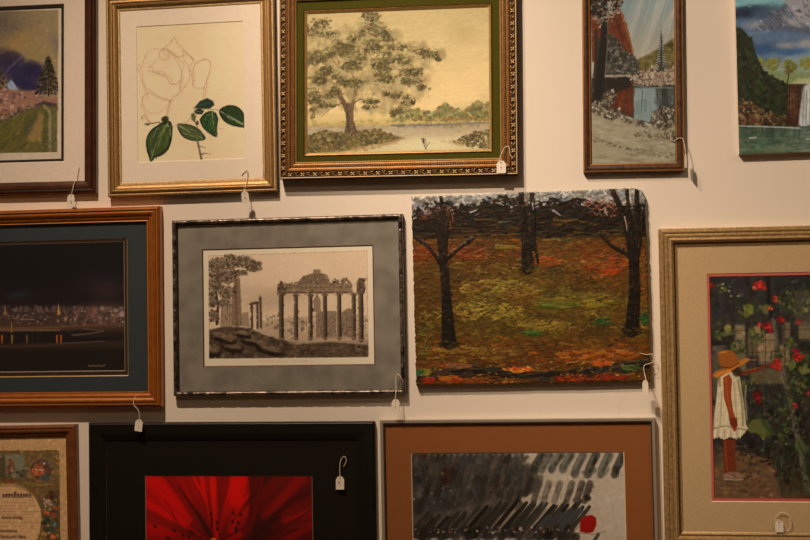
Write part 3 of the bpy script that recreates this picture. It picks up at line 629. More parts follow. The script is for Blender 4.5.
# ---------------------------------------------------------------- 4: narrow winter painting
def art_winter():
    an = -.01277; lv = 1.0
    out = (-.0044, .2652, .3932, 1.045); st = (.0217, .2441, .4162, 1.022)
    o, g0 = artwork('framed_winter_painting', 'tall narrow dark bronze frame with snowy lakeside forest painting and red cliff', 'framed painting', an, *out)
    br = material('dark_bronze_wood', alb((82, 52, 32), lv), .45, .3, var=.45, vscale=90, stretch=(1, 1, 1), bump=.2, bscale=300); gl = material('thin_gold_line', alb((170, 112, 58), lv), .35, .5)
    blk = material('dark_bronze_side', alb((50, 32, 20), lv), .5)
    prof = [(0, .001), (0, .017), (.0015, .020), (.0040, .0205), (.0052, .0185)] + curve((.0052, .0185), (.0180, .0165), .0015, 5) + [(.0192, .0175), (.0218, .0165), (.0228, .0135), (.0228, .0125)]
    ringpart('frame_moulding', o, g0, out, prof, [br, gl, blk], [2, 1, 1, 0] + [0] * 5 + [1, 1, 0, 0])
    p = Picture(st[0] - .002, st[1] + .002, st[2] - .002, st[3] + .002, .0125, an, (150, 155, 140), lv, seed=21)
    p.rows(635, [(-60, (128, 160, 160)), (-20, (138, 162, 156)), (10, (148, 158, 148)), (40, (162, 156, 136)), (65, (178, 164, 138))])
    for x0, y0, x1, y1, c in [(660, -60, 622, 66, (186, 176, 156)), (680, -50, 640, 60, (196, 182, 162)), (650, -60, 612, 50, (128, 142, 134)), (690, -20, 654, 50, (172, 164, 146)), (668, -60, 634, 40, (142, 148, 136)), (640, -60, 622, 10, (130, 158, 154))]:
        p.line([(x0, y0), (x1, y1)], 9, c, .55, 3, 8)
    for i in range(26):
        x = p.rng.uniform(625, 690); p.line([(x + 14, p.rng.uniform(-60, 0)), (x - 6, p.rng.uniform(15, 62))], 1.6, [(204, 192, 170), (150, 150, 136)][p.rng.integers(2)], .35, .6, 3)
    # red cliff
    p.poly([(590, -20), (600, -12), (616, 4), (623, 14), (628, 30), (633, 50), (634, 62), (592, 62)], (120, 58, 28), 1, 1)
    p.scatter([(606, 12), (620, 14), (628, 34), (632, 56), (608, 56)], 160, (1, 4), [(138, 68, 32), (104, 46, 22), (150, 80, 42), (86, 38, 20)], (1.1, 1.5), (.15, .35), (.4, .8)); p.line([(622, 14), (633, 54)], 2, (160, 112, 66), .6, 1, 1.5); p.line([(614, 8), (622, 40)], 3, (84, 38, 22), .6, 4, 2)
    # far woods
    p.poly([(634, 62), (640, 58), (650, 54), (662, 46), (674, 38), (674, 72), (634, 74)], (112, 100, 52), .95, 2); p.scatter([(636, 62), (652, 54), (674, 42), (674, 70), (636, 72)], 130, (1.2, 3), [(128, 112, 58), (98, 90, 46), (140, 124, 74), (80, 78, 44)], (0, 3), (.5, .9), (.4, .7))
    p.poly([(594, 74), (596, 40), (606, 34), (614, 36), (622, 48), (632, 58), (638, 62), (640, 76)], (62, 60, 50), .9, 2)
    p.scatter([(606, 74), (607, 40), (612, 34), (622, 44), (632, 56), (639, 64), (640, 76)], 420, (.6, 1.8), [(44, 46, 40), (110, 104, 88), (146, 134, 116), (60, 60, 50), (86, 82, 68)], (0, 3), (.4, 1))
    # reflecting water
    p.poly([(592, 74), (636, 74), (676, 84), (677, 124), (650, 124), (620, 114), (592, 104)], (66, 62, 52), 1, 1)
    p.poly([(605, 79), (634, 78), (633, 116), (612, 110), (604, 100)], (104, 48, 22), .9, 2); p.scatter([(614, 90), (633, 90), (633, 116), (612, 108)], 70, (1.5, 5), [(132, 62, 28), (92, 42, 20), (120, 74, 40)], (1.5, 1.65), (.15, .3), (.4, .7))
    p.poly([(592, 78), (634, 76), (630, 88), (610, 94), (592, 96)], (38, 36, 32), .9, 2)
    p.poly([(634, 88), (656, 88), (660, 124), (634, 120)], (138, 152, 142), .95, 2); p.poly([(656, 88), (677, 86), (677, 110), (658, 112)], (86, 90, 82), .9, 3)
    for i in range(50):
        x = p.rng.uniform(634, 676); y = p.rng.uniform(90, 104); p.line([(x, y), (x, y + p.rng.uniform(5, 16))], 1.3, [(160, 168, 156), (104, 118, 110), (62, 70, 64), (150, 160, 148), (120, 136, 130)][p.rng.integers(5)], .5, .6, 1.5)
    p.poly([(662, 86), (667, 86), (668, 106), (661, 106)], (48, 54, 50), .7, 2)
    p.line([(632, 85), (650, 88), (677, 88)], 1.2, (124, 140, 124), .8)
    # snow banks
    p.line([(593, 77), (612, 76), (632, 76)], 2.6, (176, 158, 134), .9, 2, 1)
    p.scatter([(630, 78), (640, 72), (652, 66), (664, 66), (675, 66), (676, 84), (650, 86), (632, 83)], 420, (.9, 2.2), [(190, 168, 144), (170, 148, 122), (134, 112, 86), (204, 184, 162), (96, 78, 58), (150, 116, 88)], (0, 3), (.5, 1))
    # snowy fir
    for i in range(15):
        y = 34 + i * 2.5; hw = .6 + i * .33
        p.blob(661.2, y, hw + .4, 1.1, 0, (50, 54, 48), .95, .4)
        for sg in (-1, 1): p.blob(661.2 + sg * hw * .7, y + .3, hw * .45 + .3, .6, sg * .4, (176, 168, 154), .85, .4)
    p.line([(661.2, 31), (661.4, 70)], .8, (52, 54, 48), .9, 1.2); p.scatter([(658, 62), (665, 62), (666, 72), (656, 72)], 40, (.6, 1.4), [(60, 60, 50), (90, 86, 72)])
    # big tree
    p.line([(605, -60), (605, 0), (604, 40), (601, 70), (596, 102)], 6, (26, 24, 20), 1, 9, 1); p.line([(608, 12), (607.5, 44), (605, 78)], 1, (120, 108, 90), .7, 1.4, 1); p.line([(596, 30), (596, 60), (593, 100)], 3, (52, 42, 34), .8, 3, 2)
    p.line([(606, 82), (606, 104)], 1.6, (74, 70, 58), .5)
    p.poly([(590, -60), (628, -60), (624, -10), (622, 4), (612, 14), (600, 18), (590, 14)], (34, 30, 24), .97, 2)
    p.scatter([(590, -60), (630, -60), (626, 0), (618, 12), (604, 22), (598, 30), (590, 14)], 760, (.7, 2.2), [(32, 28, 24), (44, 38, 30), (26, 24, 20), (140, 124, 102), (166, 150, 126), (76, 62, 48)], (-.4, .6), (.35, .8))
    p.scatter([(608, 2), (624, 0), (622, 8), (612, 22), (600, 30), (598, 24)], 110, (.6, 1.6), [(188, 172, 150), (160, 144, 122), (90, 74, 58)])
    # foreground snow with shrubs
    p.poly([(592, 104), (600, 108), (612, 114), (630, 120), (646, 126), (677, 124), (677, 166), (592, 166)], (160, 146, 116), 1, 1.5)
    blendmask = [(592, 116), (600, 112), (630, 126), (677, 130), (677, 164), (592, 164)]
    p.scatter(blendmask, 260, (2, 7), [(172, 158, 128), (150, 136, 106), (178, 166, 136), (140, 126, 98)], (-.05, .3), (.12, .3), (.3, .6), .8)
    p.scatter([(634, 133), (650, 129), (676, 130), (676, 140), (650, 138), (636, 137)], 110, (.6, 1.6), [(104, 92, 64), (88, 78, 56), (126, 112, 82)], (0, .5), (.3, .7)); p.scatter([(593, 136), (620, 146), (650, 150), (676, 154), (676, 160), (640, 154), (593, 142)], 130, (.6, 1.7), [(116, 104, 76), (98, 90, 66), (140, 126, 98)], (0, .4), (.3, .6))
    for poly_, n in [([(602, 104), (604, 92), (611, 89), (616, 94), (615, 103), (608, 107)], 100), ([(592, 104), (596, 99), (602, 102), (604, 112), (598, 116), (592, 112)], 90), ([(604, 112), (612, 107), (620, 108), (621, 116), (612, 121), (604, 118)], 100), ([(650, 122), (653, 112), (664, 106), (675, 105), (676, 124), (664, 130), (654, 128)], 230), ([(618, 116), (626, 117), (634, 124), (626, 124)], 40), ([(632, 120), (642, 121), (648, 128), (638, 126)], 40), ([(672, 134), (677, 132), (677, 142), (670, 140)], 30)]:
        p.poly(poly_, (70, 60, 46), .8, 2); p.scatter(poly_, n, (.5, 1.5), [(178, 162, 136), (150, 132, 106), (58, 52, 40), (196, 180, 156), (96, 84, 64)])
    p.mottle(1500, (.7, 2.4), .13)
    p.build('winter_lake_painting', MATTE_OIL, o, g0)
    slab('backing_board', o, g0, st, .003, .0115, BACKING)
    return o

# ---------------------------------------------------------------- 5: unframed mountain waterfall canvas, top right
def art_waterfall():
    an = -.0003; lv = .76
    L, R, B, T = .4142, 1.020, .4285, .888
    o, g0 = artwork('canvas_painting', 'unframed canvas of snowy mountain and waterfall above green water, at top right', 'painting', an, L, R, B, T)
    p = Picture(L, R, B, T, .0200, an, (120, 150, 150), lv, seed=31)
    p.rows(770, [(-40, (120, 160, 160)), (4, (112, 152, 150)), (14, (72, 88, 100)), (28, (78, 98, 120)), (38, (96, 112, 128)), (48, (64, 86, 108)), (56, (86, 106, 124)), (64, (112, 116, 92)), (78, (128, 132, 84)), (88, (150, 148, 112))])
    blend_noise(p, 22, 3, .5, (150, 168, 168)); 
    for x, y, rx, ry, c, a in [(748, 10, 16, 5, (46, 62, 78), .8), (742, 14, 12, 5, (40, 54, 70), .8), (766, 10, 14, 5, (62, 78, 92), .6), (752, 25, 9, 4, (150, 146, 138), .6), (740, 22, 10, 4, (92, 116, 134), .6), (770, 36, 20, 4, (88, 108, 128), .6), (783, 46, 10, 2.6, (164, 150, 136), .75), (806, 43, 8, 4, (168, 154, 142), .7), (764, 50, 16, 4, (52, 82, 112), .7), (792, 52, 14, 3, (50, 84, 120), .7), (760, 56, 20, 3, (92, 116, 132), .5), (740, 3, 10, 3, (120, 160, 156), .8), (760, 1, 12, 2.5, (126, 164, 160), .7)]:
        p.blob(x, y, rx, ry, -.08, c, a, .9)
    # mountain
    p.poly([(750, 31), (762, 24), (772, 16), (784, 4), (796, -12), (806, -24), (820, -30), (840, -16), (860, 8), (890, 32), (860, 40), (810, 34), (780, 30)], (92, 96, 104), .9, 2.5)
    p.poly([(775, -2), (786, 2), (790, 10), (798, 20), (806, 26), (812, 30), (812, -10), (796, -14)], (156, 148, 142), .8, 3)
    for i in range(230):
        x = p.rng.uniform(756, 870); y = p.rng.uniform(-20, 28); 
        if y < 30 - (x - 750) * .9 and x < 800: continue
        l = p.rng.uniform(2, 7); tt = p.rng.normal(.7, .5); p.line([(x, y), (x + l * .5, y + l * .5 * tt + p.rng.normal(0, .8)), (x + l, y + l * tt)], p.rng.uniform(.6, 1.8), [(60, 54, 56), (182, 172, 164), (160, 152, 148), (96, 88, 88), (72, 80, 92)][p.rng.integers(5)], .7, .5, 1)
    for i in range(24):
        x = 760 + i * 1.2; p.line([(x, 22 - i * .8), (x + 12, 30 - i * .3)], 1, [(70, 66, 70), (130, 132, 136)][i % 2], .4, .5, 1.5)
    p.blob(792, 22, 10, 3, .5, (170, 160, 152), .6, .8)
    # autumn trees and meadow
    for cx, cy in [(757, 64), (773, 64), (790, 66), (806, 63), (822, 66), (840, 64), (860, 66), (880, 64)]:
        p.scatter(('e', cx, cy, 6.5, 6), 80, (.9, 2.2), [(118, 116, 42), (134, 130, 56), (98, 100, 40), (140, 134, 74)], al=(.4, .8))
    p.poly([(752, 70), (810, 72), (890, 72), (890, 86), (780, 86), (764, 76)], (118, 128, 66), .6, 4); p.poly([(790, 84), (800, 78), (890, 78), (890, 90), (800, 90)], (182, 172, 134), .7, 4)
    # waterfall and rocks
    p.poly([(784, 84), (804, 84), (804, 92), (800, 128), (786, 128), (784, 110)], (66, 42, 30), 1, 1)
    for i in range(40): x = p.rng.uniform(787, 802); p.line([(x, p.rng.uniform(84, 100)), (x + p.rng.uniform(-1, 1), p.rng.uniform(104, 127))], 1, [(92, 60, 42), (50, 32, 24), (110, 78, 56)][p.rng.integers(3)], .5, .8, 1)
    p.poly([(803, 90), (808, 84), (850, 84), (850, 130), (798, 130), (800, 108)], (176, 172, 160), 1, 1.5)
    for i in range(90): x = p.rng.uniform(801, 850); p.line([(x, p.rng.uniform(86, 100)), (x - .6, p.rng.uniform(106, 130))], 1.1, [(200, 194, 180), (150, 148, 140), (128, 124, 112)][p.rng.integers(3)], .5, .6, 1.2)
    p.line([(784, 84.5), (806, 84.5)], 1.4, (86, 66, 44), .9); p.poly([(850, 60), (900, 50), (900, 130), (850, 130)], (42, 52, 34), 1, 2)
    # dark hillside
    hill = [(730, 26), (741, 28), (746, 33), (752, 38), (755, 52), (760, 64), (768, 74), (780, 80), (788, 86), (786, 127), (730, 127)]
    p.poly(hill, (44, 54, 34), 1, 1.5); p.scatter(hill, 620, (1, 3), [(34, 42, 28), (56, 68, 40), (70, 78, 46), (28, 34, 24), (48, 62, 38), (62, 56, 40)], (0, 3), (.4, .9), (.35, .75))
    p.line([(787, 84), (789, 74), (788, 70)], 1.1, (52, 36, 26), .95, .6)
    for dx_, dy_ in [(-4, -4), (-2, -6), (1, -7), (4, -5), (3, -3), (-3, -2)]: p.line([(788.5, 74), (788.5 + dx_, 74 + dy_)], .7, (58, 40, 30), .8, .3)
    p.scatter(('e', 789, 70, 4, 4), 26, (.5, 1.2), [(96, 70, 44), (120, 104, 52)])
    rk = [(739, 98), (744, 97), (752, 103), (760, 108), (770, 110), (778, 116), (786, 115), (784, 126), (739, 125)]
    p.scatter([(740, 112), (784, 118), (784, 127), (740, 127)], 60, (1.5, 3), [(40, 30, 22)]); p.scatter(rk, 260, (.8, 2.4), [(120, 84, 50), (80, 56, 36), (140, 102, 66), (48, 36, 26), (104, 66, 44), (150, 122, 86)], (0, 3), (.5, 1))
    # water
    p.poly([(730, 126), (900, 126), (900, 170), (730, 170)], (74, 96, 74), 1, .6)
    wy = p.q(770, 126)[1]
    for i in range(420):
        x = p.rng.uniform(735, 890); y = p.rng.uniform(127, 156); c = [(54, 74, 58), (88, 110, 86), (104, 116, 92), (66, 90, 70), (112, 112, 86)][p.rng.integers(5)]
        if x > 790: c = tuple(v * .6 + w * .4 for v, w in zip(c, (160, 160, 146)))
        if y > 148: c = tuple(v * .7 + w * .3 for v, w in zip(c, (150, 150, 100)))
        p.blob(x, y, p.rng.uniform(3, 8), .9, 0, c, .4, 1)
    for i in range(50): x = p.rng.uniform(742, 800); p.line([(x, 127), (x, 127 + p.rng.uniform(4, 16))], 2, (48, 60, 48), .25, 1, 3)
    p.mottle(1600, (1, 3.4), .14)
    p.line([(739, 125.5), (748, 126), (780, 127), (800, 128)], 1.1, (180, 182, 168), .8); p.line([(750, 137.8), (756, 137.2)], 1.3, (176, 182, 160), .8); p.line([(806, 139), (820, 139)], 1.2, (186, 190, 176), .7)
    p.line([(745, 142), (748, 144)], 1, (50, 64, 44), .8); p.line([(751, 143), (755, 142)], 1, (50, 64, 44), .8); p.line([(748, 147), (756, 146)], .8, (58, 72, 50), .7)
    p.grain(.04)
    side = material('raw_canvas_side', alb((206, 172, 140), lv), .85, var=.05, vscale=200)
    p.build('painted_canvas', MATTE_OIL, o, g0, sides=side)
    return o
# ---------------------------------------------------------------- 6: night harbour print, navy mat, gold wood frame
def art_harbour():
    an = .00064; lv = .46
    out = (-2.20, -1.1930, -.2325, .3357); sight = (-2.157, -1.2335, -.2020, .3060); fil = (-2.096, -1.2941, -.1458, .2473); pr = (-2.088, -1.3045, -.1319, .2400)
    o, g0 = artwork('framed_harbour_print', 'gold-brown wood frame, dark navy mat, dim night harbour town print, at left middle', 'framed picture', an, *out)
    wood = material('amber_gilt_wood', alb((116, 64, 25), lv), .35, .3, var=.15, vscale=50); dk = material('brown_groove', alb((70, 38, 16), lv), .5); side = material('amber_side', alb((150, 86, 34), lv), .4, .1)
    hi = material('worn_gold_edge', alb((150, 98, 50), lv), .3, .45)
    prof = [(0, .001), (0, .026)] + curve((0, .026), (.009, .032), .002, 5) + [(.0105, .029), (.0125, .0288)] + curve((.0125, .0288), (.0250, .026), .003, 5) + [(.0265, .0235)] + curve((.0265, .0235), (.0380, .019), .0018, 5) + [(.0405, .0200), (.0432, .0160), (.0432, .013)]
    n = len(prof) - 1; st = ([2] + [0] * 4 + [3] + [1, 1] + [0] * 4 + [3] + [1] + [0] * 5 + [3, 0, 1])
    ringpart('frame_moulding', o, g0, out, prof, [wood, dk, side, hi], (st + [1] * n)[:n])
    navy = material('navy_mat', alb((38, 46, 46), lv), .8, var=.06, vscale=40)
    matboard(o, g0, sight, fil, .0120, navy, thick=.0022, bevel=.003, core=material('gold_bevel', alb((134, 106, 66), lv), .4, .35))
    matboard(o, g0, (fil[0] - .004, fil[1] + .004, fil[2] - .004, fil[3] + .004), pr, .0095, material('dark_fillet', alb((40, 28, 20), lv), .7), 'inner_mat', .0014, .0028, material('grey_bevel', alb((100, 84, 72), lv), .6))
    p = Picture(pr[0] - .002, pr[1] + .002, pr[2] - .002, pr[3] + .002, .0078, an, (30, 28, 26), lv, seed=41)
    p.rows(60, [(240, (26, 28, 28)), (280, (28, 28, 30)), (302, (34, 30, 30)), (312, (60, 48, 44)), (328, (74, 56, 44)), (334, (44, 36, 32)), (346, (52, 42, 34)), (352, (34, 30, 26)), (371, (34, 30, 26))])
    for x, y, rx, ry, c, a in [(18, 295, 12, 4, (46, 56, 64), .5), (100, 285, 22, 10, (52, 44, 48), .5), (108, 292, 14, 8, (70, 48, 44), .4), (25, 265, 30, 12, (24, 26, 28), .6), (104, 310, 22, 8, (84, 66, 56), .5)]: p.blob(x, y, rx, ry, 0, c, a, 1.4)
    # town
    for i in range(520):
        x = p.rng.uniform(-120, 124); y = p.rng.uniform(306, 324) + (x > 60) * 2; wd = p.rng.uniform(.6, 1.8)
        p.blob(x, y, wd, p.rng.uniform(.6, 1.5), 0, [(96, 76, 66), (74, 62, 60), (112, 90, 78), (52, 44, 44), (84, 60, 50), (130, 112, 98), (40, 36, 38)][p.rng.integers(7)], .6, .4)
    for i in range(90): x = p.rng.uniform(-120, 124); p.poly([(x - 1.4, 312), (x - 1.4, 308), (x, 305.5), (x + 1.4, 308), (x + 1.4, 312)], [(80, 66, 62), (62, 52, 54), (100, 80, 66)][i % 3], .7, .5)
    p.scatter([(64, 306), (124, 308), (124, 324), (64, 326)], 220, (.7, 2.4), [(128, 92, 74), (104, 82, 72), (76, 62, 54), (142, 116, 98), (98, 62, 54)], al=(.3, .7)); p.blob(93, 313, 5, 6, 0, (122, 80, 66), .5, .8); p.blob(122, 314, 3, 3, 0, (142, 120, 110), .8)
    for x, y0, y1, c in [(58.5, 302, 315, (168, 122, 62)), (5, 304, 315, (140, 104, 66)), (11.5, 322, 334, (160, 126, 52))]: p.poly([(x - 1.7, y1), (x - .6, y0 + 6), (x, y0), (x + .6, y0 + 6), (x + 1.7, y1)], c, .9, .6); p.scatter(('e', x, y1 - 3, 2.6, 3), 14, (.4, .9), [(130, 96, 56), (90, 66, 44)])
    p.line([(20, 319.5), (34, 319.5)], .9, (140, 116, 84), .7)
    p.line([(-120, 328), (30, 328), (62, 327), (100, 325), (124, 325)], 2, (96, 70, 50), .8, 1.4, 1); p.line([(-120, 330.5), (60, 330)], 3.2, (104, 78, 54), .8, 2.2, 1.2); p.line([(64, 336), (88, 334), (104, 331), (84, 329)], 1.6, (98, 78, 60), .8, 1, 1); p.poly([(70, 331), (90, 330), (100, 331), (88, 333), (72, 334)], (34, 30, 32), .9, .8)
    p.poly([(-120, 332), (66, 332), (74, 337), (124, 337), (124, 340), (90, 342), (-120, 345)], (30, 28, 30), .9, 1)
    for x in list(np.linspace(-118, 62, 50)): p.line([(x, 333), (x + p.rng.uniform(-.5, .5), 342)], 1.2, [(46, 44, 50), (64, 54, 42), (24, 24, 28)][p.rng.integers(3)], .6, .6)
    for x, c in [(2, (176, 84, 32)), (57, (176, 88, 34)), (61, (168, 80, 30)), (27, (110, 88, 34)), (12, (140, 116, 44)), (-20, (170, 86, 30))]: p.line([(x, 336), (x, 343)], 2.2, c, .8, 1.2, 1)
    p.line([(-120, 349), (40, 346), (66, 344), (104, 341)], 3, (66, 52, 40), .7, 1.6, 2); p.line([(60, 343.5), (104, 341.5)], 1, (88, 74, 56), .6)
    for i in range(9): p.blob(89 + i * 1.9, 366 + .6 * math.sin(i * 2.1), 1.0, .8, .4, (118, 92, 70), .8, .5)
    p.build('harbour_print', PAPER, o, g0)
    sheet('glass', o, g0, sight, .0140, GLASS); slab('backing_board', o, g0, sight, .002, .006, BACKING)

# ---------------------------------------------------------------- 7: engraving of ruined columns
def art_ruins():
    an = .00187; lv = .62
    out = (-1.1596, -.4972, -.2026, .2955); sight = (-1.1425, -.5090, -.1905, .2800); win = (-1.0737, -.5811, -.1224, .2115)
    o, g0 = artwork('framed_ruins_engraving', 'thin dark knobbly metal frame with grey mat and sepia engraving of ruined temple columns', 'framed picture', an, *out)
    pew = material('dark_pewter', (.035, .028, .024), .34, .7, bump=.5, bscale=120, var=.5, vscale=60, color2=(.30, .25, .22))
    blk = material('pewter_black_side', (.02, .017, .015), .5)
    g = Geo(); cs = [((out[0], out[2]), (out[1], out[2]), (0, 1)), ((out[1], out[2]), (out[1], out[3]), (-1, 0)), ((out[1], out[3]), (out[0], out[3]), (0, -1)), ((out[0], out[3]), (out[0], out[2]), (1, 0))]
    prof = [(0, .001), (0, .016)] + [(.0065 - .0065 * math.cos(t), .016 + .0095 * math.sin(t)) for t in np.linspace(.2, math.pi - .1, 9)] + [(.0132, .0150), (.0134, .012)]
    for a, b, inn in cs:
        ln = math.hypot(b[0] - a[0], b[1] - a[1]); dx, dz = (b[0] - a[0]) / ln, (b[1] - a[1]) / ln; nk = max(3, int(round(ln / .043))); ns = nk * 12
        rows = []
        for i in range(ns + 1):
            s0 = ln * i / ns; ph = (i / 12.0) % 1.0; d = min(ph, 1 - ph); bump = 1.0 - .20 * math.exp(-(d / .08) ** 2) + .05 * math.sin(i * 1.7)
            r = []
            for (u, h) in prof:
                hh = .016 + (h - .016) * bump if h > .016 else h
                ss = min(max(s0, u), ln - u)
                r.append((a[0] - g0[0] + dx * ss + inn[0] * u, -hh, a[1] - g0[1] + dz * ss + inn[1] * u))
            rows.append(r)
        V = [q for r in rows for q in r]; m = len(prof)
        g.add(V, [(i * m + j, (i + 1) * m + j, (i + 1) * m + j + 1, i * m + j + 1) for i in range(ns) for j in range(m - 1)])
    for k, f in enumerate(g.f):
        j = k % (len(prof) - 1); g.m[k] = 1 if j in (0, len(prof) - 2) else 0
    g.obj('frame_moulding', [pew, blk], o, True)
    grey = material('grey_suede_mat', alb((108, 98, 82), lv), .95, var=.10, vscale=22, bump=.1, bscale=300, spec=.1, color2=alb((124, 112, 94), lv))
    matboard(o, g0, sight, win, .0140, grey, thick=.002, bevel=.0035, core=material('brown_bevel', alb((84, 54, 36), lv), .7))
    p = Picture(win[0] - .002, win[1] + .002, win[2] - .002, win[3] + .002, .0118, an, (196, 168, 136), .55, seed=51, res=.0013)
    I0, I1, I2, I3 = 208.7, 367.7, 253, 357.6
    def rb(y): return y
    sky = [(208.5, 256), (367, 250.7), (368.3, 357), (209, 358.6)]
    p.poly(sky, (184, 156, 124), 1, .5); p.poly([(208.5, 256), (310, 252.6), (330, 268), (300, 282), (208.5, 290)], (190, 162, 130), .6, 12)
    for i in range(60): y = 256 + i * 1.1; p.line([(212, y), (367, y - 4)], .4, (150, 126, 100), .13, .4, .6)
    p.blob(270, 300, 22, 9, -.2, (158, 132, 104), .55, 1); p.blob(295, 296, 14, 7, .3, (164, 138, 108), .4, 1); p.blob(250, 292, 18, 8, 0, (168, 140, 112), .4, 1)
    D = [(60, 48, 36), (44, 35, 27), (84, 68, 52), (104, 86, 66)]; Mi = [(128, 106, 82), (108, 90, 68), (146, 122, 96), (92, 76, 58)]
    # distant town
    p.poly([(262, 320), (290, 318), (340, 312), (367, 316), (367, 346), (250, 346)], (150, 126, 98), .7, 2)
    for i in range(190):
        x = p.rng.uniform(256, 366); y = p.rng.uniform(314, 338); a_, b_ = p.rng.uniform(1, 4), p.rng.uniform(.8, 3); p.poly([(x, y), (x + a_, y), (x + a_, y + b_), (x, y + b_)], Mi[p.rng.integers(4)] if p.rng.random() < .6 else (186, 160, 128), .6, .4)
    p.poly([(314, 312), (314, 300), (317, 293), (320, 300), (321, 312)], (124, 102, 78), .9, .8); p.blob(317, 303, 4, 6, 0, (130, 108, 84), .9, .4); p.line([(316.8, 290), (317, 298)], .9, (104, 86, 66), .9)
    p.poly([(316, 335), (316, 313), (322, 311), (336, 311), (336, 338), (316, 338)], (116, 96, 74), .85, 1); p.poly([(341, 336), (342, 312), (349, 308), (353, 310), (352, 338)], (112, 92, 70), .8, 1)
    for i in range(90): x = p.rng.uniform(316, 352); y = p.rng.uniform(312, 336); p.blob(x, y, .7, 1, 0, [(72, 58, 44), (150, 126, 98)][p.rng.integers(2)], .6, .4)
    # ground
    p.poly([(209, 330), (226, 326), (250, 328), (262, 334), (280, 340), (300, 342), (368, 340), (368, 357.2), (209, 358.8)], (80, 65, 50), 1, 1.5)
    p.poly([(286, 340), (330, 337), (368, 339), (367, 345), (330, 342), (292, 345)], (156, 130, 102), .8, 2)
    p.scatter([(209, 330), (250, 330), (290, 344), (368, 346), (368, 357), (209, 358)], 700, (.6, 2.6), D + [(120, 100, 76)], (-.4, .5), (.3, .8), (.3, .7))
    for x, y, rx, ry in [(220, 336, 9, 4), (214, 350, 8, 6), (233, 346, 12, 5.5), (250, 340, 10, 4), (244, 334, 8, 3), (262, 344, 9, 3.5), (228, 339, 9, 4), (272, 350, 14, 4)]:
        p.blob(x, y + 1.8, rx, ry, .15, (36, 28, 22), .9, .35); p.blob(x - .5, y - .8, rx * .82, ry * .62, .25, (116, 96, 74), .85, .6); p.line([(x - rx * .7, y - ry * .5), (x, y - ry * .95), (x + rx * .7, y - ry * .3)], .9, (146, 122, 94), .6, .5); p.scatter(('e', x, y, rx * .8, ry * .6), 26, (.5, 1.4), [(132, 110, 84), (76, 62, 46)], (.1, .5), (.2, .5), (.3, .6))
    p.scatter([(290, 346), (368, 346), (368, 356), (280, 357)], 240, (.8, 3), [(96, 78, 58), (58, 46, 36), (116, 96, 72)], (-.2, .2), (.2, .5), (.3, .6))
    # tower and small columns
    p.poly([(231, 326), (232, 292), (235, 279), (240, 278), (242, 326)], (120, 98, 74), .95, .8); p.poly([(220, 327), (222, 300), (231, 290), (231, 327)], (134, 112, 86), .85, 1); p.scatter([(220, 326), (224, 296), (240, 282), (242, 326)], 130, (.5, 1.4), [(92, 76, 56), (150, 126, 98), (76, 62, 46)], (1.3, 1.8), (.3, .7), (.3, .6)); p.line([(236, 280), (236.5, 326)], 2.2, (88, 72, 54), .5)
    for x in (222, 227, 230): p.line([(x, 304), (x, 322)], .8, (84, 68, 52), .5)
    p.poly([(242, 326), (242, 313), (248, 312), (250, 327)], (132, 108, 84), .8)
    for x, t in [(251.7, 304), (257.3, 303), (260.5, 298)]: p.line([(x, t), (x + .3, 328)], 2.4, (72, 58, 44), .95, 2.6); p.line([(x - .6, t + 2), (x - .4, 327)], .6, (132, 110, 86), .5)
    p.line([(250.3, 304), (258, 302.5)], 2.6, (80, 64, 48), .95); p.blob(260, 298, 1.8, 2, 0, (76, 60, 46), .9)
    # tree left
    p.line([(217, 324), (218, 306), (216, 292), (222, 280)], 3, (62, 50, 38), .95, 1.4)
    for cx, cy, rx, ry, n in [(216, 268, 9, 10, 190), (230, 262, 11, 7, 170), (244, 262, 11, 6, 150), (254, 268, 8, 4, 80), (214, 284, 7, 9, 130), (226, 276, 12, 8, 150), (212, 300, 5, 8, 70), (226, 292, 9, 6, 100), (240, 273, 9, 3, 50), (222, 303, 7, 4, 50), (213, 316, 5, 6, 50), (258, 264, 4, 3, 26)]:
        p.blob(cx, cy, rx * .8, ry * .8, 0, (84, 68, 52), .55, .8); p.scatter(('e', cx, cy, rx * 1.05, ry * 1.05), int(n * 1.5), (.5, 1.6), [(70, 57, 43), (50, 40, 31), (96, 79, 60), (142, 120, 94), (110, 92, 70)], (-.8, .8), (.4, 1), (.4, .85))
    p.scatter([(200, 240), (208, 252), (208, 330), (200, 330)], 1, (.5, 1), [(196, 168, 136)])
    # temple
    xs = [281.3, 296, 310.5, 325, 339.3, 353.8, 361]; yb = [339, 338.5, 338.5, 338, 338, 338, 340]; yt = [293, 295, 295, 294.5, 294, 294, 292]
    for i, x in enumerate(xs):
        wd = 5.0 if i in (0, 6) else 4.2
        p.line([(x - .2, yt[i]), (x + .2, yb[i])], wd, (84, 68, 52), 1, wd + .3, .5); p.line([(x + wd * .28, yt[i] + 1), (x + wd * .3 + .2, yb[i])], wd * .35, (48, 38, 30), .75, wd * .4, .6); p.line([(x - wd * .3, yt[i] + 1), (x - wd * .28, yb[i])], .7, (140, 116, 90), .6, .8, .5)
        p.line([(x - wd * .65, yt[i] + .6), (x + wd * .65, yt[i] + .4)], 1.6, (100, 82, 62), .9); p.line([(x - wd * .65, yb[i]), (x + wd * .65, yb[i] - .2)], 1.5, (126, 104, 80), .9)
    p.poly([(277, 293.5), (277.5, 284), (283, 283), (296, 284.5), (303, 283), (352, 283), (353, 294), (340, 293.5), (310, 294)], (126, 104, 80), 1, .7)
    p.line([(278, 292.5), (352, 292.2)], 1.3, (72, 58, 44), .8); p.line([(284, 287.8), (352, 287.4)], .8, (84, 68, 50), .6); p.scatter([(277, 293), (278, 284), (352, 283), (353, 293)], 180, (.4, 1.3), [(90, 74, 56), (150, 126, 98), (74, 60, 46)], (-.2, .2), (.4, .9), (.3, .7))
